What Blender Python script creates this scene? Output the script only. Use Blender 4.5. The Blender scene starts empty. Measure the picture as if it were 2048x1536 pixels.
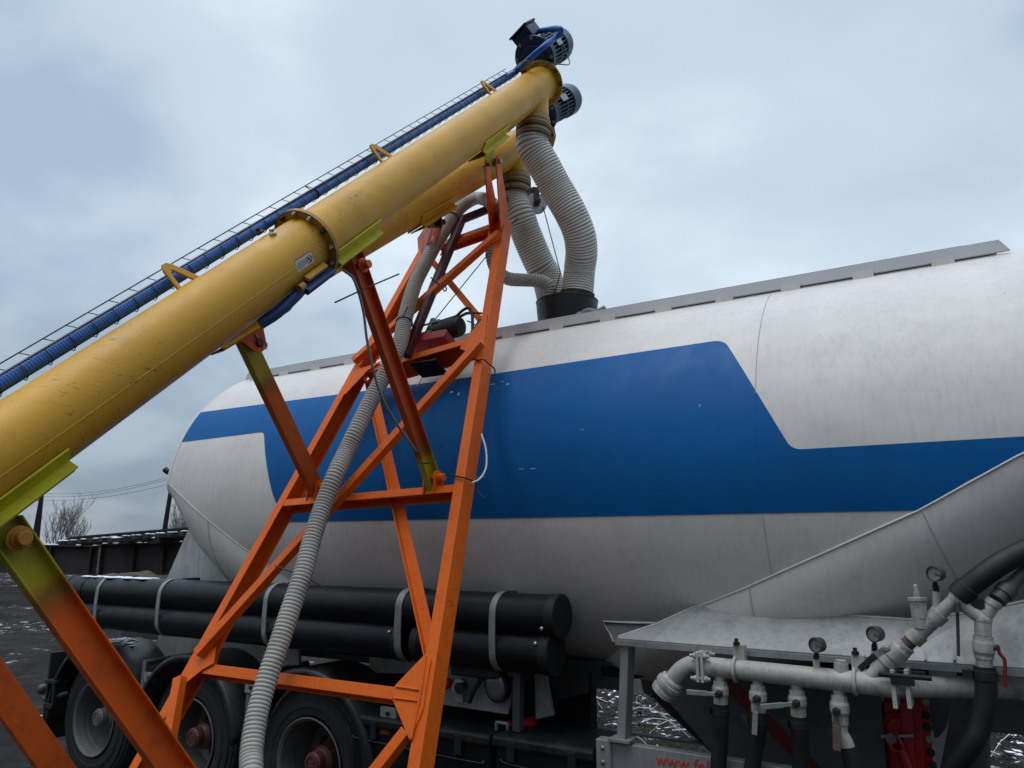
import bpy, bmesh, math, random
from mathutils import Vector as V, Matrix
random.seed(7)
R_ = math.radians
scene = bpy.context.scene
COL = scene.collection
PI = math.pi

# ------------------------------------------------------------------ camera
FPX, PITCH, YAW, H = 1480.0, R_(12.16), R_(31.6), 1.97
Fh = V((-math.sin(YAW), math.cos(YAW), 0)); RT = V((math.cos(YAW), math.sin(YAW), 0)); ZZ = V((0, 0, 1))
FW = Fh*math.cos(PITCH) + ZZ*math.sin(PITCH); UP = -Fh*math.sin(PITCH) + ZZ*math.cos(PITCH)
CAM = V((0, 0, H))
cd = bpy.data.cameras.new('camera'); cam = bpy.data.objects.new('camera', cd); COL.objects.link(cam)
cam.location = CAM; cam.rotation_euler = (PI/2 + PITCH, 0, YAW)
cd.sensor_width = 36; cd.lens = FPX/2048*36; cd.clip_start = .05; cd.clip_end = 2000
scene.camera = cam

# surveying helpers: a sight line met with a known plane gives a real point in the yard
def ray(px, py): return FW + RT*((px-1024)/FPX) + UP*((768-py)/FPX)
def onp(px, py, n, d):
    r = ray(px, py); n = V(n); return CAM + r*((d - n.dot(CAM))/n.dot(r))
def X(px, py, x): return onp(px, py, (1, 0, 0), x)
def Y(px, py, y): return onp(px, py, (0, 1, 0), y)
def Zp(px, py, z): return onp(px, py, (0, 0, 1), z)
def proj(P):
    q = P - CAM; d = q.dot(FW); return (1024 + FPX*q.dot(RT)/d, 768 - FPX*q.dot(UP)/d)

# ------------------------------------------------------------------ mesh builder
def frame_of(d, up=None):
    d = d.normalized()
    if up is None: up = ZZ if abs(d.z) < .95 else V((1, 0, 0))
    u = (up - d*up.dot(d)).normalized()
    return d, u, d.cross(u)
class MB:
    SC = 1.0      # bore of the pipe fittings being built
    def __init__(s): s.v = []; s.f = []; s.m = []; s.sm = []
    def add(s, vs, fs, mi=0, smooth=False):
        o = len(s.v); s.v += [V(p) for p in vs]
        for f in fs: s.f.append([i+o for i in f]); s.m.append(mi); s.sm.append(smooth)
        return s
    def box(s, c, size, ax=None, mi=0):
        a = ax or (V((1, 0, 0)), V((0, 1, 0)), V((0, 0, 1))); c = V(c)
        vs = [c + a[0]*(i*size[0]/2) + a[1]*(j*size[1]/2) + a[2]*(k*size[2]/2) for k in (-1, 1) for j in (-1, 1) for i in (-1, 1)]
        return s.add(vs, [(0, 2, 3, 1), (4, 5, 7, 6), (0, 1, 5, 4), (2, 6, 7, 3), (0, 4, 6, 2), (1, 3, 7, 5)], mi)
    def extr(s, p0, p1, prof, u, mi=0, smooth=False):
        # prof: closed 2D outline in (u, w); u is a direction, w = d x u
        d, u, w = frame_of(p1-p0, u); n = len(prof)
        vs = [p + u*a + w*b for p in (p0, p1) for a, b in prof]
        fs = [(i, (i+1) % n, n+(i+1) % n, n+i) for i in range(n)]
        s.add(vs, fs, mi, smooth); s.add(vs[:n], [tuple(range(n-1, -1, -1))], mi); s.add(vs[n:], [tuple(range(n))], mi)
        return s
    def plate(s, pts, th, mi=0):
        pts = [V(p) for p in pts]; n = len(pts); th = V(th)
        vs = [p-th/2 for p in pts] + [p+th/2 for p in pts]
        return s.add(vs, [tuple(range(n-1, -1, -1)), tuple(range(n, 2*n))] + [(i, (i+1) % n, n+(i+1) % n, n+i) for i in range(n)], mi)
    def lathe(s, p0, d, prof, n=32, mi=0, smooth=True, caps=True):
        d, u, w = frame_of(V(d)); p0 = V(p0); vs = []; k = len(prof)
        for a, r in prof:
            for i in range(n):
                t = 2*PI*i/n; vs.append(p0 + d*a + (u*math.cos(t) + w*math.sin(t))*(r*MB.SC))
        # split rings where the outline turns sharply so that edges stay crisp
        for j in range(k-1):
            q = vs[j*n:(j+2)*n]
            s.add(q, [(i, (i+1) % n, n+(i+1) % n, n+i) for i in range(n)], mi, smooth)
        if caps:
            s.add(vs[:n], [tuple(range(n-1, -1, -1))], mi); s.add(vs[-n:], [tuple(range(n))], mi)
        return s
    def cyl(s, p0, p1, r, r1=None, n=24, mi=0, caps=True):
        p0 = V(p0); p1 = V(p1); L = (p1-p0).length
        return s.lathe(p0, p1-p0, [(0, r), (L, r if r1 is None else r1)], n, mi, True, caps)
    def tube(s, pts, r, n=10, mi=0, closed=False, caps=True):
        pts = [V(p) for p in pts]; N = len(pts); rr = r if callable(r) else (lambda i: r*MB.SC)
        tg = []
        for i in range(N):
            a = pts[(i-1) % N] if (closed or i > 0) else pts[0]; b = pts[(i+1) % N] if (closed or i < N-1) else pts[-1]
            tg.append((b-a).normalized())
        d, u, w = frame_of(tg[0]); vs = []
        for i in range(N):
            u = (u - tg[i]*u.dot(tg[i])).normalized(); w = tg[i].cross(u)
            for k in range(n):
                t = 2*PI*k/n; vs.append(pts[i] + (u*math.cos(t) + w*math.sin(t))*rr(i))
        fs = [(i*n+k, i*n+(k+1) % n, (i+1)*n+(k+1) % n, (i+1)*n+k) for i in range(N-1) for k in range(n)]
        if closed: fs += [((N-1)*n+k, (N-1)*n+(k+1) % n, (k+1) % n, k) for k in range(n)]
        s.add(vs, fs, mi, True)
        if caps and not closed:
            s.add(vs[:n], [tuple(range(n-1, -1, -1))], mi); s.add(vs[-n:], [tuple(range(n))], mi)
        return s
    def ball(s, c, r, n=12, mi=0, sc=(1, 1, 1)):
        c = V(c); vs = []; m = n//2; r = r*MB.SC
        for j in range(m+1):
            ph = PI*j/m
            for i in range(n):
                t = 2*PI*i/n; vs.append(c + V((r*sc[0]*math.sin(ph)*math.cos(t), r*sc[1]*math.sin(ph)*math.sin(t), r*sc[2]*math.cos(ph))))
        return s.add(vs, [(j*n+i, (j+1)*n+i, (j+1)*n+(i+1) % n, j*n+(i+1) % n) for j in range(m) for i in range(n)], mi, True)
    def build(s, name, mats, parent=None, bevel=0, weld=False):
        root = parent
        while root is not None and root.parent is not None: root = root.parent
        off = V(root.location) if root is not None else V((0, 0, 0))
        me = bpy.data.meshes.new(name); me.from_pydata([p-off for p in s.v], [], s.f)
        for m in (mats if isinstance(mats, (list, tuple)) else [mats]): me.materials.append(m)
        me.polygons.foreach_set('material_index', s.m); me.polygons.foreach_set('use_smooth', s.sm); me.update()
        bm = bmesh.new(); bm.from_mesh(me)
        if weld or bevel: bmesh.ops.remove_doubles(bm, verts=bm.verts, dist=1e-5)
        bmesh.ops.recalc_face_normals(bm, faces=bm.faces); bm.to_mesh(me); bm.free()
        o = bpy.data.objects.new(name, me); COL.objects.link(o)
        if parent is not None: o.parent = parent
        if bevel:
            b = o.modifiers.new('bevel', 'BEVEL'); b.width = bevel; b.segments = 2; b.limit_method = 'ANGLE'; b.angle_limit = R_(50)
        return o
def thing(name, label, cat, loc=(0, 0, 0), group=None):
    o = bpy.data.objects.new(name, None); COL.objects.link(o); o.location = V(loc); o.empty_display_size = .1
    o['label'] = label; o['category'] = cat
    if group: o['group'] = group
    return o
def tag(o, label=None, cat=None, group=None, kind=None):
    for k, v in (('label', label), ('category', cat), ('group', group), ('kind', kind)):
        if v: o[k] = v
    return o
def rect(a, b, c=(0, 0)): return [(c[0]-a/2, c[1]-b/2), (c[0]+a/2, c[1]-b/2), (c[0]+a/2, c[1]+b/2), (c[0]-a/2, c[1]+b/2)]
def spline(P, n=12):
    P = [V(p) for p in P]; Q = [P[0]*2-P[1]] + P + [P[-1]*2-P[-2]]; out = []
    for i in range(1, len(Q)-2):
        a, b, c, d = Q[i-1:i+3]
        for k in range(n):
            t = k/n; out.append(.5*((2*b) + (c-a)*t + (2*a-5*b+4*c-d)*t*t + (3*b-a-3*c+d)*t**3))
    return out + [P[-1]]
def resample(P, step):
    L = [0]
    for a, b in zip(P, P[1:]): L.append(L[-1] + (b-a).length)
    n = max(2, int(L[-1]/step)); out = []; j = 0
    for i in range(n+1):
        s = L[-1]*i/n
        while j < len(P)-2 and L[j+1] < s: j += 1
        t = (s-L[j])/max(1e-9, L[j+1]-L[j]); out.append(P[j].lerp(P[j+1], min(1, t)))
    return out

# ------------------------------------------------------------------ materials
class NT:
    def __init__(s, name):
        s.mat = bpy.data.materials.new(name); s.mat.use_nodes = True; s.t = s.mat.node_tree; s.b = s.t.nodes['Principled BSDF']
        s.co = s.n('ShaderNodeTexCoord').outputs['Object']
    def n(s, ty, **k):
        o = s.t.nodes.new(ty)
        for a, b in k.items(): setattr(o, a, b)
        return o
    def l(s, a, b): s.t.links.new(a, b)
    def noise(s, scale, detail=4, rough=.6, stretch=None, dist=0):
        o = s.n('ShaderNodeTexNoise'); o.inputs['Scale'].default_value = scale; o.inputs['Detail'].default_value = detail
        o.inputs['Roughness'].default_value = rough; o.inputs['Distortion'].default_value = dist
        if stretch:
            m = s.n('ShaderNodeMapping'); m.inputs['Scale'].default_value = stretch; s.l(s.co, m.inputs['Vector']); s.l(m.outputs[0], o.inputs['Vector'])
        else: s.l(s.co, o.inputs['Vector'])
        return o.outputs['Fac']
    def rng(s, x, a, b, c=0., d=1.):
        o = s.n('ShaderNodeMapRange'); s.l(x, o.inputs[0])
        for i, v in enumerate((a, b, c, d)): o.inputs[i+1].default_value = v
        return o.outputs[0]
    def mth(s, op, a, b=None, c=None):
        o = s.n('ShaderNodeMath', operation=op)
        for i, x in enumerate((a, b, c)):
            if x is None: continue
            if isinstance(x, (int, float)): o.inputs[i].default_value = x
            else: s.l(x, o.inputs[i])
        return o.outputs[0]
    def mix(s, f, a, b):
        o = s.n('ShaderNodeMix', data_type='RGBA')
        if isinstance(f, (int, float)): o.inputs[0].default_value = f
        else: s.l(f, o.inputs[0])
        for i, x in ((6, a), (7, b)):
            if isinstance(x, (tuple, list)): o.inputs[i].default_value = (*x[:3], 1)
            else: s.l(x, o.inputs[i])
        return o.outputs[2]
    def bump(s, h, strength, dist=.01):
        o = s.n('ShaderNodeBump'); o.inputs['Strength'].default_value = strength; o.inputs['Distance'].default_value = dist
        s.l(h, o.inputs['Height']); s.l(o.outputs[0], s.b.inputs['Normal'])
def sc(c, k): return tuple(min(1, x*k) for x in c)
def paint(name, col, rough=.45, metal=0., var=.18, dirt=None, dirt_amt=.35, dscale=9., specks=0., speck_col=(.02, .018, .015), spscale=60., streak=0., streak_col=(.1, .1, .095),
          bump=.0, bscale=40., fade=None, coat=0., stretch=None, spec=.5, hair=0., wave=0., runs=0.):
    """worn paint, metal, rubber or plastic: broad tone drift, dirt clouds, specks, run-down streaks, a sprayed-over second colour"""
    m = NT(name); c = m.mix(m.rng(m.noise(2.3, 5), .3, .7), sc(col, 1-var), sc(col, 1+var))
    if fade:
        p0, d, col2, L0, L1 = fade         # overspray of a second colour along a direction
        q = m.n('ShaderNodeVectorMath', operation='DOT_PRODUCT'); m.l(m.co, q.inputs[0]); q.inputs[1].default_value = d
        t = m.mth('ADD', q.outputs['Value'], -V(p0).dot(V(d)))
        t = m.mth('ADD', t, m.mth('MULTIPLY', m.mth('SUBTRACT', m.noise(14, 5), .5), .09))
        c = m.mix(m.rng(t, L0, L1), col2, c)
        sm = m.mth('MULTIPLY', m.rng(t, (L0+L1)/2-.05, (L0+L1)/2), m.rng(t, L1+.03, (L0+L1)/2+.0))
        c = m.mix(m.mth('MULTIPLY', sm, .5), c, (.03, .022, .012))
    if dirt:
        f = m.rng(m.noise(dscale, 7, .68, stretch), .5, .72, 0, dirt_amt); c = m.mix(f, c, dirt)
    if streak:
        f = m.rng(m.noise(5, 6, .65, (7, 7, .35)), .48, .75, 0, streak); c = m.mix(f, c, streak_col)
    if specks:
        f = m.mth('MULTIPLY', m.rng(m.noise(spscale, 3, .6), .69, .74), m.rng(m.noise(3.1, 3), .42, .62, 0, specks)); c = m.mix(f, c, speck_col)
    if runs:      # fine rain runs
        f = m.mth('MULTIPLY', m.rng(m.noise(16, 5, .6, (3, 3, .12)), .50, .70, 0, runs), m.rng(m.noise(1.3, 4), .35, .65)); c = m.mix(f, c, streak_col)
    if hair:      # curving hairline scratches and scuffs in patches
        n_ = m.mth('ABSOLUTE', m.mth('SUBTRACT', m.noise(13, 2, .4, (1, .35, 2.2), .25), .5)); f = m.mth('MULTIPLY', m.mth('MULTIPLY', m.rng(n_, .0, .012, 1, 0), m.rng(m.noise(2.1, 3), .50, .58, 0, hair)), m.rng(m.noise(24, 2), .45, .55)); c = m.mix(f, c, speck_col)
    m.l(c, m.b.inputs['Base Color'])
    m.l(m.rng(m.noise(7, 5), .3, .7, max(.05, rough-.09), min(1, rough+.12)), m.b.inputs['Roughness'])
    m.b.inputs['Metallic'].default_value = metal; m.b.inputs['Specular IOR Level'].default_value = spec
    if coat: m.b.inputs['Coat Weight'].default_value = coat; m.b.inputs['Coat Roughness'].default_value = .15
    if wave: m.bump(m.mth('ADD', m.mth('MULTIPLY', m.noise(1.6, 2), 1.0), m.mth('MULTIPLY', m.noise(70, 3), .012)), wave, .05)
    elif bump: m.bump(m.noise(bscale, 5, .6), bump, .004)
    return m.mat
WHITE = paint('tank_white', (.69, .645, .605), .45, 0, .05, (.44, .41, .385), .18, 6, .8, (.12, .12, .12), 60, .22, (.36, .35, .34), .03, 30, wave=.22, runs=.24)
BLUE = paint('stripe_blue', (.002, .100, .310), .45, 0, .07, (.0, .085, .25), .25, 3, .15, (.05, .15, .3), 60, .15, (.01, .13, .33), spec=.16, wave=.18, runs=.25)
GREYP = paint('weathered_aluminium', (.33, .332, .335), .55, .25, .12, (.12, .12, .12), .5, 7, .6, (.08, .08, .08), 70, .5, (.17, .17, .17), .04)
ALU = paint('bare_aluminium', (.30, .303, .306), .5, .4, .12, (.14, .14, .14), .5, 9, .4, (.06, .06, .06), 50, .3)
EDGE = paint('walkway_edge_grey', (.60, .60, .61), .5, .2, .06)
DGREY = paint('dark_grey_steel', (.055, .056, .058), .55, .1, .15, (.03, .03, .03), .5, 6)
BLACKP = paint('black_plastic_pipe', (.0042, .005, .0065), .40, 0, .3, (.03, .032, .035), .30, 8, .8, (.16, .16, .165), 95, .10, (.03, .03, .03), .05, 60, stretch=(.4, 3, 3), spec=.32)
BLACKM = paint('black_mudguard', (.006, .007, .008), .45, 0, .3, (.07, .07, .068), .45, 6, .6, (.16, .16, .16), 60, bump=.06, bscale=50)
RUBBER = paint('tyre_rubber', (.007, .007, .0075), .8, 0, .3, (.045, .042, .038), .5, 7, bump=.2, bscale=30)
RIMG = paint('dusty_rim', (.11, .11, .108), .6, .1, .15, (.07, .066, .06), .7, 8)
HUBRED = paint('faded_red_hub', (.11, .030, .032), .55, 0, .2, (.06, .04, .04), .6, 12)
HUBGREY = paint('dusty_grey_hub', (.13, .13, .128), .6, 0, .2, (.06, .06, .06), .6, 12)
YELLOW = paint('auger_yellow', (.62, .315, .022), .42, 0, .07, (.30, .17, .03), .45, 4, .9, (.05, .03, .012), 38, .0, bump=.02, bscale=24, spec=.32, hair=.75)
YELLOWD = paint('flange_yellow', (.40, .215, .02), .42, 0, .12, (.12, .08, .02), .5, 12)
LIME = paint('lime_primer', (.56, .50, .004), .6, 0, .14, (.10, .11, .02), .5, 10, .5)
ORANGE = paint('frame_orange', (.74, .128, .007), .48, 0, .07, (.30, .06, .008), .35, 16, .8, (.03, .012, .008), 45, .10, (.35, .07, .010), bump=.05, bscale=60, spec=.25, hair=.6)
ORANGED = paint('strut_orange', (.68, .105, .006), .5, 0, .16, (.10, .02, .006), .5, 7, .7, (.03, .012, .008), 45, .0, bump=.04, bscale=60)
MAROON = paint('oxide_maroon', (.075, .012, .014), .5, 0, .18, (.03, .01, .01), .5, 9)
NAVY = paint('motor_navy', (.010, .028, .075), .48, .1, .16, (.05, .06, .075), .4, 10)
NAVYL = paint('fan_cover_blue_grey', (.075, .115, .175), .5, .1, .12, (.12, .14, .17), .4, 8)
BLUEC = paint('blue_conduit', (.005, .095, .38), .42, 0, .15, (.02, .05, .10), .4, 12)
BLUEH = paint('blue_handle', (.012, .05, .16), .4, 0, .15)
STEEL = paint('galvanised_steel', (.30, .30, .30), .42, .7, .15, (.1, .1, .1), .4, 14)
WIRE = paint('dark_wire', (.05, .045, .04), .5, .6, .2)
CHROME = paint('bright_bolt', (.5, .5, .5), .3, .8, .1)
HOSE = paint('pvc_hose', (.70, .67, .615), .48, 0, .07, (.20, .17, .14), .40, 3.5, .5, (.06, .055, .05), 50)
HOSEG = paint('groove_grime', (.26, .24, .21), .7, 0, .2, (.05, .045, .04), .5, 8)
HOSE2 = paint('ribbed_hose', (.50, .465, .41), .55, 0, .08, (.16, .14, .12), .5, 5, .6, (.03, .028, .025), 45)
COLLAR = paint('dusty_brown_sleeve', (.34, .225, .09), .55, 0, .2, (.05, .042, .035), .7, 7)
BAND = paint('black_rubber_band', (.02, .02, .02), .6)
BUCKET = paint('black_bucket', (.004, .006, .008), .42, 0, .3, (.03, .03, .03), .3, 6)
MATB = paint('matte_black', (.006, .006, .0062), .6, 0, .3, (.025, .025, .025), .4, 9)
PIPEW = paint('dirty_white_paint', (.40, .385, .35), .5, 0, .12, (.12, .10, .075), .75, 13, .9, (.04, .03, .02), 70, .5, (.17, .15, .12), .10, 90, hair=.7)
RED = paint('hatch_red', (.38, .004, .010), .42, 0, .2, (.05, .004, .006), .5, 10)
REDB = paint('bright_red', (.33, .006, .014), .42, 0, .15, (.08, .006, .01), .4, 9)
SNOW = paint('snow', (.80, .83, .87), .7, 0, .06, bump=.3, bscale=80)
AMBER = paint('amber_lens', (.35, .10, .012), .3)
LENS = paint('lamp_glass', (.14, .145, .15), .18, .3, .2)
DIAL = paint('gauge_dial', (.19, .19, .182), .5)
RUST = paint('rusty_steel', (.030, .021, .019), .75, .1, .3, (.014, .010, .010), .6, 1.6, 0, streak=.5, streak_col=(.05, .03, .026), bump=.2, bscale=12)
WOOD = paint('pole_timber', (.030, .027, .025), .8, 0, .2)
BARK = paint('bare_twigs', (.20, .165, .15), .85, 0, .15)
DUST = paint('dried_mud_dust', (.30, .29, .27), .9, 0, .15, (.05, .05, .05), .6, 14)
REDL = paint('dull_red_lever', (.17, .006, .008), .5, 0, .2)
STICKER = paint('label_white', (.60, .60, .58), .4)
STICKRED = paint('label_red', (.45, .03, .03), .4)
INK = paint('label_ink', (.05, .05, .07), .5)
TEXTRED = paint('lettering_red', (.50, .045, .015), .45)
WCABLE = paint('white_cable', (.62, .62, .60), .45)
GCABLE = paint('grey_cable', (.20, .205, .21), .5)
BROWN = paint('dry_bank_earth', (.075, .055, .038), .9, 0, .3, (.02, .016, .013), .6, 5, bump=.5, bscale=9)
ZEN, SUN_E, EXPO, BACK_DIM = 2.3, 0.75, 0.55, .66
# ------------------------------------------------------------------ sky, sun
SUN_EL, SUN_AZ = R_(70), R_(-160)          # azimuth measured from +y towards +x
w = bpy.data.worlds.new('World'); scene.world = w; w.use_nodes = True
t = w.node_tree; bg = t.nodes['Background']
def wn(ty, **k):
    o = t.nodes.new(ty)
    for a, b in k.items(): setattr(o, a, b)
    return o
sky = wn('ShaderNodeTexSky', sky_type='NISHITA'); sky.sun_disc = False; sky.sun_elevation = SUN_EL; sky.sun_rotation = SUN_AZ
tc = wn('ShaderNodeTexCoord'); sep = wn('ShaderNodeSeparateXYZ'); t.links.new(tc.outputs['Generated'], sep.inputs[0])
def wm(op, a, b=None):
    o = wn('ShaderNodeMath', operation=op)
    for i, x in enumerate((a, b)):
        if x is None: continue
        if isinstance(x, (int, float)): o.inputs[i].default_value = x
        else: t.links.new(x, o.inputs[i])
    return o.outputs[0]
def wr(x, a, b, c, d, smooth=True):
    o = wn('ShaderNodeMapRange'); o.interpolation_type = 'SMOOTHSTEP' if smooth else 'LINEAR'; t.links.new(x, o.inputs[0])
    for i, v in enumerate((a, b, c, d)): o.inputs[i+1].default_value = v
    return o.outputs[0]
zc_ = wm('MAXIMUM', sep.outputs[2], 0.0); den = wm('ADD', zc_, .28)
cmb = wn('ShaderNodeCombineXYZ'); t.links.new(wm('DIVIDE', sep.outputs[0], den), cmb.inputs[0]); t.links.new(wm('DIVIDE', sep.outputs[1], den), cmb.inputs[1])
def cloud(scale, detail, rough, off, dist=.3):
    m = wn('ShaderNodeMapping'); m.inputs['Location'].default_value = off; t.links.new(cmb.outputs[0], m.inputs[0])
    o = wn('ShaderNodeTexNoise'); o.inputs['Scale'].default_value = scale; o.inputs['Detail'].default_value = detail; o.inputs['Roughness'].default_value = rough; o.inputs['Distortion'].default_value = dist
    t.links.new(m.outputs[0], o.inputs['Vector']); return o.outputs['Fac']
c1 = cloud(1.15, 6, .44, (3.1, 7.7, 0)); c2 = cloud(2.6, 6, .48, (1.3, 2.2, 5.0))
mixf = wm('ADD', wm('MULTIPLY', c1, .68), wm('MULTIPLY', c2, .32))
# a paler break in the cloud towards the far left of the trailer, heavier cloud to either side
dt = wn('ShaderNodeVectorMath', operation='DOT_PRODUCT'); t.links.new(tc.outputs['Generated'], dt.inputs[0])
dt.inputs[1].default_value = tuple((FW + RT*.06 + UP*.42).normalized())
glow = wr(dt.outputs['Value'], .78, 1.0, -.06, .075)
mixf = wm('ADD', mixf, glow)
rmp = wn('ShaderNodeValToRGB'); t.links.new(mixf, rmp.inputs[0]); cr = rmp.color_ramp; cr.interpolation = 'EASE'
cr.elements[0].position = .345; cr.elements[0].color = (.285, .36, .455, 1)
cr.elements[1].position = .66; cr.elements[1].color = (.575, .65, .715, 1)
e = cr.elements.new(.50); e.color = (.415, .495, .58, 1)
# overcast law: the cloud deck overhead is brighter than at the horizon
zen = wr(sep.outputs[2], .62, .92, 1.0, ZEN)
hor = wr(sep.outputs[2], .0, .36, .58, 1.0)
# added dimming of the unseen low sky behind the camera, darkens the undersides
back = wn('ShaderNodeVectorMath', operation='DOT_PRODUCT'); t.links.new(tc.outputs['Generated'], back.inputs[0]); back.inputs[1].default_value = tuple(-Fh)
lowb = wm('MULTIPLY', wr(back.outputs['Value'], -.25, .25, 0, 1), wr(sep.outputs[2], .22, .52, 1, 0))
gain = wm('MULTIPLY', wm('MULTIPLY', zen, hor), wm('SUBTRACT', 1.0, wm('MULTIPLY', lowb, BACK_DIM)))
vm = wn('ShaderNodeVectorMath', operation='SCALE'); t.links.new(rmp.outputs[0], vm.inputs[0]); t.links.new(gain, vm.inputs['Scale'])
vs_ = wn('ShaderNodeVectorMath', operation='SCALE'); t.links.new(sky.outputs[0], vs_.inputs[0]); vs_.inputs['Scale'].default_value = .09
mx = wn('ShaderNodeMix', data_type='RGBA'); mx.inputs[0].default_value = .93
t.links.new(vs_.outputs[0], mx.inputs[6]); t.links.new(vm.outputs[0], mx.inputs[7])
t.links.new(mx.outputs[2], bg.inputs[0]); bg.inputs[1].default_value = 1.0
sl = bpy.data.lights.new('sun', 'SUN'); sl.energy = SUN_E; sl.angle = R_(38); sl.color = (1, .97, .93)
so = bpy.data.objects.new('sun', sl); COL.objects.link(so)
sd = V((math.sin(SUN_AZ)*math.cos(SUN_EL), math.cos(SUN_AZ)*math.cos(SUN_EL), math.sin(SUN_EL)))
so.rotation_euler = (-sd).to_track_quat('-Z', 'Y').to_euler()
scene.view_settings.view_transform = 'Standard'; scene.view_settings.look = 'None'; scene.view_settings.exposure = EXPO; scene.view_settings.gamma = 1

# ------------------------------------------------------------------ ground
def Dp(px, py, d):
    r = ray(px, py); return CAM + r*d
g = NT('muddy_ground_with_snow')
mud = g.mix(g.rng(g.noise(.8, 8, .7), .35, .65), (.012, .010, .009), (.046, .038, .033))
geo = g.n('ShaderNodeNewGeometry')
sn = g.mth('MULTIPLY', g.rng(g.noise(.42, 3, .5), .50, .60), g.rng(g.noise(3.2, 9, .78, (1, 1.25, 1)), .56, .59))
colr = g.mix(sn, mud, (.74, .77, .81)); g.l(colr, g.b.inputs['Base Color'])
g.l(g.rng(g.noise(3, 6), .4, .6, .75, 1.0), g.b.inputs['Roughness']); g.b.inputs['Specular IOR Level'].default_value = .12
g.bump(g.mth('ADD', g.noise(6, 10, .75), g.mth('MULTIPLY', g.noise(1.3, 6), 1.3)), .75, .16)
from mathutils import noise as mn
ga, gb = Dp(-160, 1150, 27), Dp(520, 1150, 27)
def gh(x, y):
    r = math.hypot(x, y)
    h = -.04 + .07*mn.noise(V((x*.55, y*.55, 1.3))) + .035*mn.noise(V((x*1.9, y*1.9, 4.3)))
    if x < -6.5: h += .05*mn.noise(V((x*3.1, y*3.1, 9)))
    ab = V((gb.x-ga.x, gb.y-ga.y)); ap = V((x-ga.x, y-ga.y)); tt = max(-.4, min(1.4, ap.dot(ab)/ab.length_squared)); q = (ap - ab*tt).length
    if q < 12: h += (.62+.25*mn.noise(V((x*.4, y*.4, 2))))*math.exp(-(q/3.0)**2)
    return h if r < 90 else -.04
xs = [-1500, -600, -200, -90, -60] + [-50 + .5*i for i in range(0, 111)] + [8, 14, 25, 60, 200, 600, 1500]
ys = [-600, -200, -60, -20, -8, -3] + [.5*i for i in range(0, 71)] + [38, 45, 60, 90, 200, 600, 1500]
mb = MB(); nx = len(xs)
mb.add([(x, y, gh(x, y)) for y in ys for x in xs], [(j*nx+i, j*nx+i+1, (j+1)*nx+i+1, (j+1)*nx+i) for j in range(len(ys)-1) for i in range(nx-1)], 0, True)
tag(mb.build('ground', g.mat), kind='structure')

# undergrowth and snow lying behind the trailer: nobody could count it
mb = MB(); rnd = random.Random(3)
for i in range(17000):
    x = rnd.uniform(-5.2, 2.6); y = rnd.uniform(7.2, 13.5)
    if mn.noise(V((x*.8, y*.8, 0))) < -.22 and rnd.random() < .7: continue
    hh = max(0, .30 + .30*mn.noise(V((x*.6, y*.6, 3.)))) * min(1, (y-7)/1.2)
    c = V((x, y, gh(x, y) + hh*rnd.random())); a = rnd.uniform(0, 2*PI); L = rnd.uniform(.012, .06); wd = rnd.uniform(.004, .016)
    d = V((math.cos(a), math.sin(a), rnd.uniform(-.7, .9))).normalized(); s_ = d.cross(V((rnd.random()-.5, rnd.random()-.5, .8))).normalized()
    snowy = 1 if (mn.noise(V((x*1.7, y*1.7, 8))) > -.05 and rnd.random() < .30) else 0
    if snowy: wd *= 1.3; d.z *= .3; d.normalize()
    mb.add([c-d*L-s_*wd*.3, c-d*L*.2+s_*wd, c+d*L+s_*wd*.1, c+d*L*.3-s_*wd], [(0, 1, 2, 3)], snowy)
for i in range(520):                       # arching dead stems
    x = rnd.uniform(-5, 2.6); y = rnd.uniform(7.6, 13); c = V((x, y, gh(x, y))); a = rnd.uniform(0, 2*PI); L = rnd.uniform(.2, .6)
    P = [c + V((math.cos(a)*L*q, math.sin(a)*L*q, .75*L*(q*1.5-q*q*1.1))) for q in (0, .25, .5, .75, 1)]
    mb.tube(P, .004, 4, 2 if rnd.random() < .7 else 1)
LEAFD = paint('dead_leaves', (.022, .019, .015), .8, 0, .4); STEM = paint('dead_stems', (.09, .075, .055), .8, 0, .3)
tag(mb.build('undergrowth', [LEAFD, SNOW, STEM]), 'dead undergrowth dusted with snow on the ground behind the trailer', 'undergrowth', kind='stuff')

# brown earth spilling from under the girders
mb = MB(); cb = Dp(262, 1150, 24.5); R2 = V((RT.x, RT.y, 0)); F2 = V((Fh.x, Fh.y, 0)); N_ = 34
vs = []
for j in range(N_+1):
    for i in range(N_+1):
        a, b = (i/N_*2-1), (j/N_*2-1); p = cb + R2*(a*2.6) + F2*(b*1.6); rr = math.hypot(a, b)
        hh = max(-.2, (1-rr*rr))*(.78+.35*mn.noise(V((a*2.2, b*2.2, 5))) + .15*mn.noise(V((a*7, b*7, 1)))); vs.append(V((p.x, p.y, gh(p.x, p.y) + hh*.9 - .05)))
mb.add(vs, [(j*(N_+1)+i, j*(N_+1)+i+1, (j+1)*(N_+1)+i+1, (j+1)*(N_+1)+i) for j in range(N_) for i in range(N_)], 0, True)
tag(mb.build('mud_bank', BROWN), kind='structure')
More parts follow.
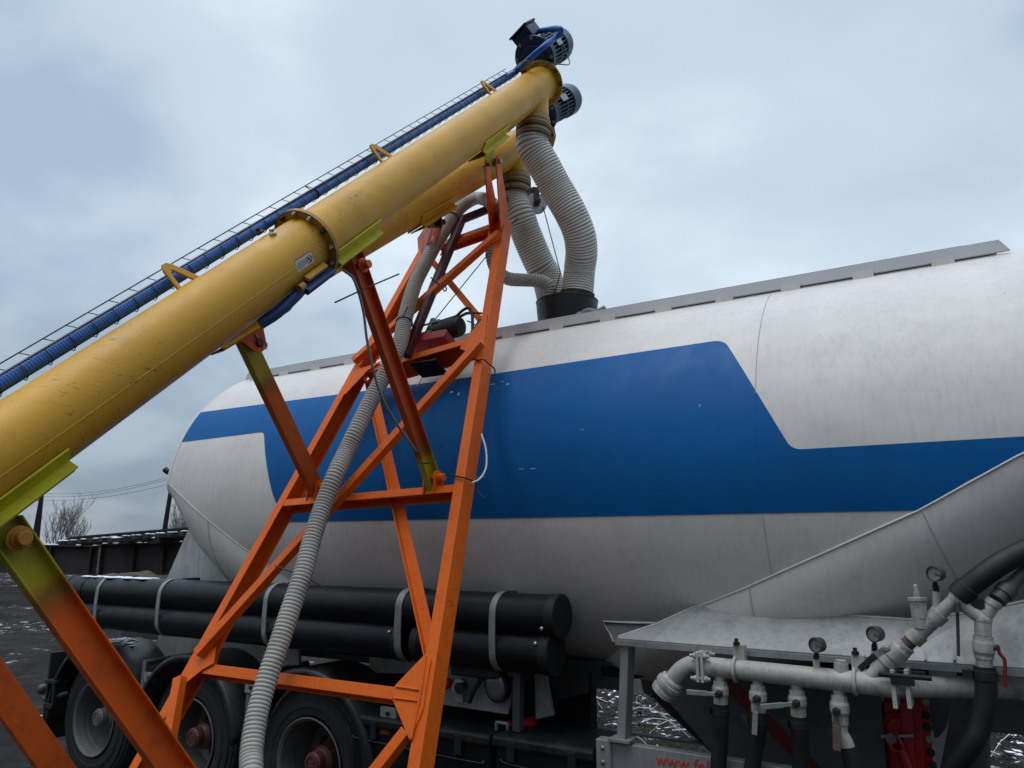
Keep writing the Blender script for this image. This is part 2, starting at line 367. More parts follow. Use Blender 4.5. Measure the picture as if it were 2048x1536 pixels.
# ------------------------------------------------------------------ far left: rusty girders, track panel, poles, trees
def girder(name, pl, pr_, d0, d1, hgt, label, ribs, sc_=1):
    a = Dp(*pl, d0); b = Dp(*pr_, d1); dr = (b-a).normalized(); side = V((-dr.y, dr.x, 0)).normalized(); side = side if side.dot(a-CAM) > 0 else -side
    upv = side.cross(dr); upv = upv if upv.z > 0 else -upv; L = (b-a).length
    r = thing(name, label, 'girder', a - upv*hgt)
    ax = (dr, side, upv); mid = (a+b)/2
    MB().box(mid - upv*(hgt/2) + side*.14, (L, .03, hgt-.05), ax).build('web', RUST, r)
    MB().box(mid - upv*.02 + side*.14, (L, .34, .045), ax).build('flange', RUST, r)
    MB().box(mid - upv*(hgt-.02) + side*.14, (L, .34, .045), ax).build('flange', RUST, r)
    for q in ribs: MB().box(a + dr*(L*q) - upv*(hgt/2) + side*.05, (.05, .16, hgt-.09), ax).build('stiffener', RUST, r)
    m = MB(); rn = random.Random(len(name)+int(L*10))
    k = int(L/.12)
    for i in range(k):
        if rn.random() < .55:
            c = a + dr*(i*.12+rn.random()*.08) + side*(.14+rn.uniform(-.1, .1)) + upv*.014
            m.ball(c, rn.uniform(.05, .13), 8, 0, (1.3, 1, .28))
    tag(m.build('snow_cover', SNOW, r), kind='stuff')
    return r
girder('plate_girder', (-120, 1086), (193, 1092), 29, 27.5, 1.05, 'long rusty plate girder lying on the mud bank at the far left', (.25, .5, .72, .97))
girder('plate_girder', (196, 1088), (470, 1082), 27.3, 25.5, 1.12, 'rusty plate girder with vertical stiffeners lying behind the end of the trailer', (.03, .28, .5, .78))
mb = MB(); rnd = random.Random(5)          # broken concrete / ties lying under the track panel
a = Dp(140, 1075, 28.5); b = Dp(420, 1052, 25.0); dr = (b-a).normalized(); side = V((-dr.y, dr.x, 0)).normalized(); side = side if side.dot(a-CAM) > 0 else -side; upv = side.cross(dr); upv = upv if upv.z > 0 else -upv
tr = thing('track_panel', 'panel of rail on sleepers stacked slantwise on top of the girders', 'railway track', a)
ax = (dr, side, upv); L = (b-a).length
for s_ in (0, 1.45):
    m = MB(); m.box((a+b)/2 + side*s_, (L, .07, .05), ax); m.box((a+b)/2 + side*s_ - upv*.06, (L, .02, .09), ax); m.box((a+b)/2 + side*s_ - upv*.12, (L, .14, .03), ax); m.build('rail', RUST, tr)
n = int(L/.62)
for i in range(n+1):
    c = a + dr*(i*.62+.05) + side*.72 - upv*.22; so_ = MB().box(c, (.24, 2.3, .16), ax).build('sleeper', WOOD, tr, bevel=.02)
    m = MB()
    for q in range(3): m.ball(c + side*rnd.uniform(-1.1, -.9) + dr*rnd.uniform(-.1, .1) + upv*.09, rnd.uniform(.06, .10), 8, 0, (1.4, 1, .3))
    tag(m.build('snow_cover', SNOW, so_), kind='stuff')
m = MB()                                    # packing timbers between girders and track
for px in (250, 330, 400):
    c = Dp(px, 1084, 27.0-(px-200)*.006); m.box(c + V((0, 0, .07)), (.7, .9, .14), ax)
    m.ball(c + V((0, 0, .14)) - side*.3, .2, 10, 1, (1.6, 1, .2))
m.build('packing_timber', [WOOD, SNOW], tr)

def pole_shaft(m, base, top, r0, r1): m.cyl(base, top, r0, r1, 10)
p1 = thing('utility_pole', 'twin-legged dark timber power pole beside the bare tree', 'pole', Dp(80, 1105, 55))
for off in (0, -9):
    top = Dp(85+off*.2, 984+(-off)*.3, 55); base = Dp(72+off, 1105, 55)
    MB().cyl(base, top, .16, .11, 10).build('pole_leg', WOOD, p1)
for i, (px, py) in enumerate(((83, 988), (80, 994), (79, 1001))):
    a = Dp(px, py, 55); b = a + RT*(-.32); MB().cyl(a, b, .03, None, 8).cyl(b, b+V((0, 0, .16)), .055, .04, 8).build('insulator', WOOD, p1)
p2 = thing('utility_pole', 'single dark power pole rising behind the rear end of the tank', 'pole', Dp(326, 1100, 42))
MB().cyl(Dp(323, 1100, 42), Dp(348, 940, 42), .15, .11, 10).build('pole_leg', WOOD, p2)
for i, (y0, y1, sag) in enumerate(((986.5, 957, 9), (993, 961, 8.5), (1000, 971, 8))):
    a = Dp(84, y0, 55); b = Dp(342, y1-4, 42); P = []
    for k in range(17):
        q = k/16; P.append(a.lerp(b, q) - V((0, 0, 1))*(sag*.055*4*q*(1-q)*.75))
    o = MB().tube(P, .013, 5).build('power_line', paint('line_grey', (.16, .17, .19), .6) if i == 0 else bpy.data.materials['line_grey'])
    tag(o, ('topmost', 'middle', 'lowest')[i] + ' of the three thin wires strung between the two power poles', 'cable', 'power lines between the poles')

def bare_tree(px, py, d, hgt, spread, label, seed, stems=5):
    rn = random.Random(seed); base = Dp(px, py, d); base.z = -.1
    r = thing('bare_tree', label, 'tree', base); tr_ = MB(); tw = MB()
    def grow(p, dirv, L, rad, lev):
        P = [p]; dd = dirv.copy()
        for k in range(4):
            dd = (dd + V((rn.gauss(0, .07), rn.gauss(0, .07), .05))).normalized(); P.append(P[-1] + dd*(L/4))
        (tr_ if lev < 2 else tw).tube(P, lambda i: rad*(1-.14*i), 5 if lev < 2 else 3, caps=False)
        if lev >= 4: return
        for k in range(4 if lev < 3 else 3):
            q = P[rn.randint(1, 4)] if k else P[4]
            sd_ = V((rn.gauss(0, 1), rn.gauss(0, 1), 0)).normalized()
            grow(q, (dd*1.0 + sd_*rn.uniform(.28, .62)*spread + V((0, 0, .22))).normalized(), L*rn.uniform(.5, .72), max(.011, rad*.5), lev+1)
    for s_ in range(stems):
        a = rn.uniform(0, 2*PI); lean = rn.uniform(.05, .34)*spread
        grow(base + V((math.cos(a), math.sin(a), 0))*rn.uniform(0, .5), V((math.cos(a)*lean, math.sin(a)*lean, 1)).normalized(), hgt*rn.uniform(.40, .52), hgt*.013, 0)
    tr_.build('trunk', BARK, r); tw.build('crown', BARK, r)
bare_tree(112, 1090, 62, 5.6, 1.0, 'round-crowned bare tree beside the twin-legged power pole', 11, 5)
bare_tree(143, 1090, 66, 4.2, 1.0, 'lower bare tree at the right edge of the round-crowned one', 15, 4)
bare_tree(352, 1090, 52, 4.3, .62, 'narrow bare tree beside the single power pole, half hidden by the tank', 21, 4)
bare_tree(374, 1090, 56, 3.9, .7, 'small bare tree right behind the tapered rear end of the tank', 29, 4)
# ------------------------------------------------------------------ tanker trailer
YC, ZC, RT_ = 5.1, 2.37, 1.25
XE, XF = -5.80, 1.3
def lerp_tab(x, tab):
    if x <= tab[0][0]: return tab[0][1]
    for (a, b), (c, d) in zip(tab, tab[1:]):
        if x <= c: return b + (d-b)*(x-a)/(c-a)
    return tab[-1][1]
ZMIN = ZC - RT_*.9995
def zcrease(x):
    rear = 2.47 - .572*(x-XE)
    front = lerp_tab(x, [(-2.5, ZMIN-.01), (-2.25, 1.16), (-1.95, 1.33), (-1.62, 1.515), (-1.349, 1.629), (-1.081, 1.733), (-.611, 1.939), (-.207, 2.119), (.212, 2.352), (1.3, 2.80)])
    return max(ZMIN, rear if x < -3.2 else ZMIN, front if x > -2.5 else ZMIN)
def zbottom(x):
    return lerp_tab(x, [(-5.8, 2.12), (-5.70, 1.85), (-5.55, 1.58), (-5.2, 1.30), (-4.6, 1.12), (-3.4, 1.05), (-2.4, 1.08), (-1.9, 1.02), (-1.3, 1.02), (-.2, 1.42), (.4, 1.72), (1.3, 2.2)])
trailer = thing('tanker_trailer', 'white bulk tanker semi-trailer with a broad blue stripe, tapered ends and black storage tubes', 'tanker trailer', (-2.8, YC, 0))
xs = sorted(set([XE + .1*i for i in range(0, 72) if XE+.1*i < XF] + [-5.75, -5.7, -5.55, XF]))
NU, NL = 40, 14
mb = MB(); U_ = []; Lw = []
for x in xs:
    zc = zcrease(x); ph = math.asin(max(-1, min(1, (zc-ZC)/RT_))); w_ = RT_*math.cos(ph); zb = min(zc-.001, zbottom(x))
    up_ = [(x, YC - RT_*math.cos(ph + (PI-2*ph)*k/(NU*2)), ZC + RT_*math.sin(ph + (PI-2*ph)*k/(NU*2))) for k in range(NU*2+1)]
    lo_ = [(x, YC - w_*math.cos(PI*k/(NL*2)), zc - (zc-zb)*math.sin(PI*k/(NL*2))) for k in range(NL*2+1)]
    U_.append(up_); Lw.append(lo_)
def loft(rows): n = len(rows[0]); mb.add([p for r in rows for p in r], [(i*n+k, i*n+k+1, (i+1)*n+k+1, (i+1)*n+k) for i in range(len(rows)-1) for k in range(n-1)], 0, True)
loft(U_); loft(Lw)
for rows, sgn in ((0, -1), (-1, 1)):        # dished ends
    ring = [V(p) for p in U_[rows]] + [V(p) for p in Lw[rows]][1:-1][::-1]
    c = V((ring[0].x, YC, 2.55)); R0 = [ring]
    for s_ in (.985, .95, .88, .76, .58, .35, .05):
        R0.append([c + (p-c)*s_ + V((sgn*(.31 if sgn < 0 else .11)*math.sqrt(1-s_*s_), 0, 0)) for p in ring])
    n = len(ring); mb.add([p for r in R0 for p in r], [(i*n+k, i*n+(k+1) % n, (i+1)*n+(k+1) % n, (i+1)*n+k) for i in range(len(R0)-1) for k in range(n)], 0, True)
    mb.add(R0[-1], [tuple(range(n))], 0, True)
tank = mb.build('tank', WHITE, trailer)
def near(x, z, off=0.):                     # point on the near flank of the barrel
    s_ = max(-1, min(1, (z-ZC)/RT_)); ph = math.asin(s_); return V((x, YC-(RT_+off)*math.cos(ph), ZC+(RT_+off)*math.sin(ph)))
# blue stripe: outline unrolled on the barrel, rounded, cut into strips, rolled back on
def sz(z): return math.asin(max(-1, min(1, (z-ZC)/RT_)))*RT_
poly = [(-5.795, sz(3.115), 0), (-2.8, sz(3.085), 0), (-1.10, sz(3.10), .07), (-.735, sz(2.425), .05), (.4, sz(2.42), 0), (1.2, sz(2.42), 0), (1.2, sz(2.41), 0), (.9, sz(2.408), 0), (.30, sz(2.39), 0),
        (.0, sz(2.245), 0), (-.215, sz(2.118), 0), (-4.33, sz(2.125), .0), (-4.46, sz(2.28), .3), (-4.62, sz(2.62), .2), (-4.74, sz(2.84), .05), (-5.795, sz(2.83), 0)]
out = []; n = len(poly)
for i, (x, s_, r) in enumerate(poly):
    p = V((x, s_, 0))
    if r == 0: out.append(p); continue
    a = V((*poly[i-1][:2], 0)); b = V((*poly[(i+1) % n][:2], 0)); u = (a-p); v = (b-p); rr = min(r, u.length*.45, v.length*.45); u.normalize(); v.normalize()
    for k in range(9):
        q = k/8; out.append((p+u*rr).lerp(p, q).lerp(p.lerp(p+v*rr, q), q))
bm = bmesh.new(); bm.faces.new([bm.verts.new(p) for p in out]); bmesh.ops.triangulate(bm, faces=bm.faces[:])
s_ = sz(2.0)
while s_ < sz(3.2):
    bmesh.ops.bisect_plane(bm, geom=bm.verts[:]+bm.edges[:]+bm.faces[:], plane_co=(0, s_, 0), plane_no=(0, 1, 0)); s_ += .03
bm.verts.ensure_lookup_table()
mb = MB(); vs = []; bm.verts.index_update()
for v in bm.verts: ph = v.co.y/RT_; vs.append((v.co.x, YC-(RT_+.003)*math.cos(ph), ZC+(RT_+.003)*math.sin(ph)))
mb.add(vs, [[v.index for v in f.verts] for f in bm.faces], 0, True); bm.free()
mb.build('blue_stripe', BLUE, tank)
# chips and scratches in the stripe
mb = MB(); rn = random.Random(9)
for x, z, dx, dz in ((-2.72, 2.40, .004, .05), (-2.69, 2.425, .05, .005), (-2.60, 2.375, .10, .004), (-2.30, 2.41, .05, .004), (-2.22, 2.408, .05, .006), (-2.95, 2.98, .03, .02), (-2.62, 3.0, .06, .012), (-2.55, 3.01, .03, .006), (-2.5, 2.985, .015, .015), (-2.88, 2.96, .02, .03), (-1.9, 2.62, .03, .003), (-1.2, 2.7, .004, .03)):
    q = [near(x+a*dx/2*rn.uniform(.6, 1), z+b*dz/2*rn.uniform(.5, 1), .0042) for a, b in ((-1, -1), (1, -.7), (.8, 1), (-.9, .6))]; mb.add(q, [(0, 1, 2, 3)])
mb.build('paint_chips', WHITE, tank)
# weld seams and the crease ribs
SEAM = paint('weld_grey', (.47, .465, .455), .5)
def seam(name, P, r, m=SEAM): MB().tube(P, r, 6).build(name, m, tank)
for a0, a1, m_ in ((-38, -11.5, SEAM), (-11.5, 17.2, BLUE), (17.2, 62, SEAM)): seam('weld_seam', [V((-.905, YC-(RT_+.0015)*math.cos(R_(a0+(a1-a0)*i/14)), ZC+(RT_+.0015)*math.sin(R_(a0+(a1-a0)*i/14)))) for i in range(15)], .0028 if m_ is BLUE else .0021, m_)
seam('weld_seam', [V((XE+.01, YC-(RT_+.0)*math.cos(a), ZC+(RT_+.0)*math.sin(a))) for a in [R_(4+i*4) for i in range(24)]], .006, WHITE)
seam('weld_seam', [near(-3.35, 2.3+.0*i, .0) if 0 else V((-3.3, YC-(RT_+.001)*math.cos(a), ZC+(RT_+.001)*math.sin(a))) for a in [R_(34+i*4) for i in range(10)]], .005)
seam('crease_weld', [near(XE+.01+.1*i, zcrease(XE+.01+.1*i), .002) for i in range(20)], .0035)
seam('crease_weld', [near(-1.9+.08*i, zcrease(-1.9+.08*i), .002) for i in range(40)], .0055, WHITE)
def lowpt(x, q, off=.002):
    zc = zcrease(x); w_ = RT_*math.cos(math.asin((zc-ZC)/RT_)); zb = zbottom(x); a = PI*q/2
    return V((x, YC-(w_+off)*math.cos(a), zc-(zc-zb+off)*math.sin(a)))
seam('weld_seam', [lowpt(-.2+.3*q, q) for q in [i/12 for i in range(12)]], .0035)
seam('weld_seam', [lowpt(-1.03+.05*q, q) for q in [i/12 for i in range(11)]], .005)
seam('weld_seam', [lowpt(-5.25+.12*q, q) for q in [i/12 for i in range(9)]], .005)
# handrail plate of the top walkway, on spaced feet
zt, yt = ZC+RT_*math.cos(R_(28.7)), YC-RT_*math.sin(R_(28.7))+.02
x0, x1 = X(500, 757, 0).x, 0
def wk(px, py): return Y(px, py, yt-.02)
wl = wk(489, 760).x; wr_ = wk(2020, 497).x
mb = MB(); mb.plate([(wl+.02, yt-.02, zt+.015), (wr_, yt-.02, zt+.015), (wr_-.045, yt-.02, zt+.082), (wl+.06, yt-.02, zt+.082)], V((0, .02, .0)))
wkw = mb.build('walkway_edge_plate', EDGE, trailer)
MB().box(((wl+wr_)/2, yt+.015, zt+.02), (wr_-wl-.12, .012, .10)).build('slot_shade_strip', MATB, wkw)  # black strip standing in for the shade in the slots
x = wl+.15
while x < wr_-.05: MB().box((x, yt-.005, zt-.005), (.11, .060, .085)).build('foot_bracket', WHITE, wkw); x += .40
MB().box(((wl+wr_)/2, YC, ZC+RT_+.03), (wr_-wl-.4, .60, .02)).build('walkway_deck', GREYP, trailer)
c = Y(1130, 628, YC); c.z = ZC+RT_
MB().lathe(c - V((0, 0, .03)), ZZ, [(0, .30), (.05, .30), (.05, .27), (.08, .27)], 32).build('hatch_collar', GREYP, trailer)
hatch_c = c.copy()
mb = MB()                                    # clamp hook and sealing rag by the hatch
p = Y(1160, 632, YC-.32); mb.tube(spline([p, p+V((.06, .0, .03)), p+V((.14, 0, .01)), p+V((.2, .02, .035))], 6), .022, 8); mb.ball(p, .035, 10); RAG = paint('dirty_rag', (.26, .25, .23), .8, dirt=(.08, .08, .07)); mb.build('hatch_clamp', RAG, trailer); mb = MB()
p = Y(1030, 658, YC-.3); mb.tube(spline([p-V((.1, 0, .02)), p, p+V((.08, 0, .02))], 5), .018, 7); mb.ball(p, .03, 10)
mb.build('hatch_clamp', RAG, trailer)
MB().lathe(Y(341, 949, 4.05), V((-.6, -.3, .55)), [(0, .018), (.035, .018), (.037, .026), (.075, .026), (.08, .015)], 12).build('marker_lamp', MATB, trailer)
# rear saddle sheet below the tapered end and chassis
ysd = 4.32
mb = MB(); mb.plate([Y(392, 1030, ysd), Y(333, 1165, ysd), Y(312, 1330, ysd), Y(600, 1330, ysd), Y(600, 1060, ysd+.2)], V((0, .03, 0))).build('saddle_sheet', paint('galvanised_sheet', (.44, .45, .435), .55, .15, .15, (.12, .13, .125), .5, 5, .8, (.10, .10, .10), 90, .55, (.16, .165, .16)), trailer)
mb = MB(); mb.box((-2.6, 4.55, 1.16), (9.4, .12, .16)); mb.box((-2.6, 5.65, 1.16), (9.4, .12, .16))
for x in (-7.0, -5.9, -4.7, -3.4, -2.2, .8): mb.box((x, YC, 1.17), (.12, 1.0, .12))
mb.build('chassis', DGREY, trailer, bevel=.006)
mb = MB(); mb.plate([Y(740, 1300, 4.3), Y(890, 1318, 4.3), Y(1036, 1338, 4.3), Y(1030, 1352, 4.3), Y(740, 1345, 4.3)], V((0, .02, 0))).build('chassis_plate', GREYP, trailer)
mb = MB()
for i in range(5):
    P = [Y(1140, 1326+i*4, 4.5), Y(1200, 1333+i*4, 4.5), Y(1290, 1334+i*4, 4.45), Y(1318, 1312+i*3, 4.42), Y(1345, 1300+i*3, 4.4), Y(1480, 1308+i*4, 4.4), Y(1700, 1330+i*4, 4.4)]
    mb.tube(spline(P, 8), .010, 6)
mb.build('cable_bundle', MATB, trailer)

# storage tubes with straps and end caps
YT = 3.95; r_t = .122
ta = Y(1116, 1233, YT); tb = Y(1104, 1306, YT); xl = -7.2
zA, zB = ta.z, tb.z
def storage(z, xr, xl, joints, first):
    m = MB(); m.cyl((xr, YT, z), (xl, YT, z), r_t, None, 40)
    o = m.build('storage_tube', BLACKP, trailer)
    m = MB(); m.lathe((xr-.03, YT, z), V((1, 0, 0)), [(0, r_t+.004), (.055, r_t+.006), (.06, r_t)], 40).build('end_cap', MATB, o)
    m = MB(); m.lathe((xl+.03, YT, z), V((-1, 0, 0)), [(0, r_t+.004), (.055, r_t+.006), (.06, r_t)], 40).build('end_cap', MATB, o)
    for j in joints: MB().lathe((j, YT, z), V((1, 0, 0)), [(0, r_t+.001), (.004, r_t+.006), (.05, r_t+.006), (.054, r_t+.001)], 40, 0, True, False).build('coupling_ring', BLACKP, o)
    MB().ball((xr-.045, YT-r_t*.93, z+(-.06 if first else .06)), .013, 8).build('rivet', CHROME, o)
    return o
up_t = storage(zA, ta.x, xl, (Y(842, 1200, YT).x, -6.95), True)
lx = Y(812, 1275, YT).x
storage(zB, tb.x, lx+.15, (), False)
o_l = storage(zB, lx, xl+.25, (), False)
mb = MB(); rn = random.Random(2)
for i in range(90):
    x = -7.05 + 1.0*rn.random()**.8; mb.ball((x, YT+rn.uniform(-.045, .05), zA+r_t-.004), rn.uniform(.018, .045), 8, 0, (1.5, 1, .22))
tag(mb.build('snow_cover', SNOW, up_t), kind='stuff')
for px in (190, 315, 530, 797, 985):
    x = Y(px, 1230, YT-r_t).x; hw = .021 if px != 797 else .026
    P = []; rr = r_t+.006
    for k in range(13): a = R_(60 + 120*k/12); P.append((YT+rr*math.cos(a), zA+rr*math.sin(a)))
    P += [(YT-rr, zA)] ; P += [(YT-rr-.004, (zA+zB)/2)]
    for k in range(13): a = R_(180 + 115*k/12); P.append((YT+rr*math.cos(a), zB+rr*math.sin(a)))
    m = MB(); nn = len(P)
    vs = [(x-hw, y, z) for y, z in P] + [(x+hw, y, z) for y, z in P] + [(x-hw, y+.008*(1 if y > YT else 1), z) for y, z in P] + [(x+hw, y+.008, z) for y, z in P]
    fs = []
    for k in range(nn-1): fs += [(k, k+1, nn+k+1, nn+k), (2*nn+k, 3*nn+k, 3*nn+k+1, 2*nn+k+1), (k, 2*nn+k, 2*nn+k+1, k+1), (nn+k, nn+k+1, 3*nn+k+1, 3*nn+k)]
    m.add(vs, fs, 0, False); m.build('strap', ALU, trailer)
    MB().box((x, YT+.16, (zA+zB)/2), (.05, .14, .46)).build('tube_bracket', DGREY, trailer)

# wheels and mudguards
WX = (-6.67, -5.365, -4.06); WZ = .49
def wheel(x, hub):
    yo = 3.95
    m = MB(); m.lathe((x, yo+.385, WZ), V((0, -1, 0)), [(0, .30), (.0, .44), (.02, .49), (.06, .525), (.10, .535), (.28, .535), (.325, .522), (.345, .512), (.352, .508), (.358, .492), (.366, .49), (.372, .475), (.374, .46), (.384, .455), (.386, .43), (.388, .40), (.394, .396), (.396, .37), (.391, .36), (.389, .33), (.385, .315), (.34, .305)], 64, 0, True, False)
    ty = m.build('wheel', RUBBER, trailer)
    m = MB(); m.lathe((x, yo+.30, WZ), V((0, -1, 0)), [(0, .26), (.20, .262), (.285, .285), (.300, .300), (.312, .306), (.316, .298), (.300, .280), (.24, .268), (.12, .258), (.04, .25), (.0, .20), (.02, .12), (.02, .0)], 56, 0, True, False); m.build('rim', RIMG, ty)
    m = MB()
    for k in range(10):
        a = 2*PI*k/10; c = V((x+.168*math.cos(a), yo+.285, WZ+.168*math.sin(a))); m.lathe(c, V((0, -1, 0)), [(0, .018), (.02, .018), (.026, .014), (.045, .013)], 6, 0, False)
        c2 = V((x+.215*math.cos(a+.3), yo+.296, WZ+.215*math.sin(a+.3))); m.lathe(c2, V((0, -1, 0)), [(0, .026), (.004, .026)], 12, 1)
    m.build('wheel_nut', [DGREY, MATB], ty)
    m = MB(); m.lathe((x, yo+.28, WZ), V((0, -1, 0)), [(0, .125), (.05, .12), (.07, .105), (.16, .10), (.18, .085), (.19, .075), (.245, .074), (.255, .066), (.256, 0)], 40)
    hc_ = m.build('hub_cap', hub, ty)
    hc_['label'] = 'dusty grey hub cap' if hub is HUBGREY else 'faded red hub cap'
    m = MB(); m.lathe((x, yo+.0235, WZ), V((0, -1, 0)), [(0, .058), (.006, .056), (.006, .044), (.0, .044)], 32, 0, True, False)
    for z_ in (-.014, .014): m.box((x, yo+.021, WZ+z_), (.055, .006, .014))
    m.build('hub_emblem', hub, ty)
    return ty
def mud_ring(par, x, a0, a1, seed):
    rr = random.Random(seed); m = MB(); a = a0
    while a < a1:
        n_ = rr.randint(3, 9); w0 = rr.uniform(.010, .020); P = [V((x+.531*math.cos(R_(a+k*1.2)), 3.95+.072+rr.uniform(-.006, .006), WZ+.531*math.sin(R_(a+k*1.2)))) for k in range(n_)]
        m.tube(P, w0, 6); a += n_*1.2 + rr.uniform(-.8, 1.2)
    tag(m.build('dried_mud', DUST, par), kind='stuff')
wheel(WX[0], HUBGREY); wheel(WX[1], HUBRED); w3_ = wheel(WX[2], HUBRED); mud_ring(w3_, WX[2], -30, 62, 4); mud_ring(w3_, WX[2], 118, 165, 6)
def mudguard(x, a0, a1):
    m = MB(); r = .635; P = []; n = 30
    sec = [(3.86, -.055), (3.86, -.02), (3.875, .0), (4.30, 0.0), (4.33, -.03)]
    rows = []
    for k in range(n+1):
        a = R_(a0 + (a1-a0)*k/n); rows.append([V((x + (r+dr)*math.cos(a), y, WZ + (r+dr)*math.sin(a))) for y, dr in sec])
    q = len(sec); vs = [p for rw in rows for p in rw]
    fs = [(i*q+k, i*q+k+1, (i+1)*q+k+1, (i+1)*q+k) for i in range(n) for k in range(q-1)]
    m.add(vs, fs, 0, True); o = m.build('mudguard', BLACKM, trailer)
    so2 = o.modifiers.new('thick', 'SOLIDIFY'); so2.thickness = .012; so2.offset = -1
    return o
mg = mudguard(WX[0], 8, 188); mudguard(WX[1], 5, 176); mudguard(WX[2], -12, 176)
mb = MB()
for i in range(60):
    a = R_(rn.uniform(70, 112)); y = rn.uniform(3.98, 4.2); mb.ball((WX[0]+.637*math.cos(a), y, WZ+.637*math.sin(a)), rn.uniform(.01, .03), 6, 0, (1.6, 1, .2))
tag(mb.build('snow_cover', SNOW, mg), kind='stuff')
for q in (0, 1): MB().tube([(WX[q]+.66, 3.95, WZ+.02), (WX[q]+.66, 3.95, 1.0), (WX[q]+.66, 4.5, 1.02)], .03, 8).build('mudguard_stay', DGREY, trailer)
for px, py, ww in ((300, 1355, 30), (778, 1427, 26), (504, 1375, 10)):
    c = Y(px, py, 3.93); m = MB().box(c, (.13, .02, .075)); m.build('stay_plate', ALU, trailer); MB().cyl(c+V((0, -.012, 0)), c+V((0, -.02, 0)), .014, None, 10).build('bolt', MATB, trailer)
c = Y(773, 1462, 3.92); MB().box(c, (.105, .04, .055)).build('side_lamp', AMBER, trailer, bevel=.012)
MB().box(c+V((0, .03, .05)), (.115, .06, .06)).build('lamp_bracket', MATB, trailer, bevel=.008)
# rear lever and lamp bracket behind the first wheel
pv = Y(84, 1378, 3.9)
mb = MB(); mb.ball(pv, .045, 14); mb.tube(spline([pv, Y(84, 1391, 3.9), Y(93, 1399, 3.9), Y(118, 1391, 3.9), Y(135, 1386, 3.95)], 6), .02, 10).build('rear_lever', DGREY, trailer)
mb = MB(); c = Y(114, 1362, 3.9); mb.box(c, (.17, .12, .03)); mb.box(c+V((.05, 0, -.10)), (.03, .10, .2)); mb.box(Y(106, 1410, 3.9), (.14, .1, .04)); mb.build('rear_lamp_bracket', MATB, trailer, bevel=.004)
MB().box((WX[0]-.66, 4.1, .62), (.03, .46, .75)).build('mud_flap', MATB, trailer)

# gear between the tubes and the tool boxes
mb = MB(); mb.plate([Y(884, 1330, 4.05), Y(1032, 1362, 4.05), Y(1017, 1428, 4.05), Y(878, 1407, 4.05)], V((0, .02, 0))); vp = mb.build('valve_panel', ALU, trailer)
mb = MB(); c = Y(921, 1373, 4.03); mb.lathe(c, V((0, -1, 0)), [(0, .05), (.02, .05), (.03, .03), (.06, .028)], 20); mb.box(c+V((0, -.01, -.06)), (.07, .03, .05)); mb.build('brake_valve', ALU, vp)
c = Y(898, 1366, 4.03); MB().lathe(c, V((.2, -1, 0)), [(0, .03), (.05, .03), (.06, .02)], 16).build('red_knob', RED, vp)
c = Y(928, 1371, 4.02); MB().lathe(c, V((.3, -1, .0)), [(0, .022), (.06, .024), (.09, .034), (.10, .03)], 16).build('black_knob', MATB, vp)
c = Y(990, 1371, 3.98)
lampr = MB().lathe(c+V((.02, .07, -.0)), V((-.25, -1, -.08)), [(0, .03), (.02, .085), (.055, .095), (.075, .095), (.075, .085)], 32).build('work_lamp', MATB, trailer)
MB().lathe(c+V((.0, -.003, -.007)), V((-.25, -1, -.08)), [(0, .083), (.012, .07), (.02, .04), (.022, 0)], 32).build('lens', LENS, lampr)
MB().tube([Y(966, 1352, 4.0), Y(946, 1384, 3.98), Y(938, 1405, 3.98)], .016, 8).build('lamp_arm', MATB, lampr)
MB().box(Y(958, 1338, 4.0), (.36, .10, .09)).build('black_housing', MATB, trailer, bevel=.01)
mb = MB(); mb.extr(Y(1038, 1325, 4.0), Y(1036, 1462, 4.0), rect(.055, .05), V((0, -1, 0))); mb.build('support_leg', DGREY, trailer, bevel=.004)
mb = MB(); mb.plate([Y(1072, 1335, 4.2), Y(1090, 1335, 4.2), Y(1108, 1430, 4.2), Y(1074, 1438, 4.2)], V((0, .03, 0))); mb.build('support_web', GREYP, trailer)
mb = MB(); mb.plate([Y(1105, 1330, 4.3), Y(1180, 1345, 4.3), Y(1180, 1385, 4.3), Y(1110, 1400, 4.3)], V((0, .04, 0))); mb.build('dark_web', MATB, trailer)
MB().plate([Y(690, 1330, 4.95), Y(1148, 1345, 4.95), Y(1148, 1480, 4.95), Y(690, 1460, 4.95)], V((0, .04, 0))).build('dark_backing', MATB, trailer)  # black sheet added to keep the gaps under the trailer dark
mb = MB(); mb.box(Y(1172, 1440, 4.7), (.12, .1, .7)); mb.box(Y(1150, 1400, 4.9), (.10, .1, .6)); mb.build('landing_leg', MATB, trailer, bevel=.006)
for nm_, l, r, zt_, dep in (('tool_box', 700, 982, None, .42), ('tool_box', 986, 1190, None, .42)):
    a = Y(l, 1440 if l == 700 else 1484, 3.90); b = Y(r, 1473 if l == 700 else 1503, 3.90); zt_ = b.z
    w_ = b.x-a.x; c = V(((a.x+b.x)/2, 3.9+dep/2, zt_-.30))
    tbx = MB().box(c, (w_-.02, dep, .60)).build(nm_, BLACKP, trailer, bevel=.03)
    lid = MB().box(c+V((0, -.006, .275)), (w_, dep+.03, .07)).build('lid', BLACKM, tbx, bevel=.02)
    m = MB(); m.tube(spline([V((a.x+.06, 3.89, zt_-.12)), V((a.x+.12, 3.885, zt_-.135)), V((b.x-.12, 3.885, zt_-.15)), V((b.x-.05, 3.89, zt_-.13))], 6), .006, 6); m.build('moulded_rib', BLACKM, tbx)
    for q in (.2, .8): MB().box(V((a.x+w_*q, 3.885, zt_-.07)), (.05, .02, .11)).build('latch', MATB, tbx, bevel=.005)
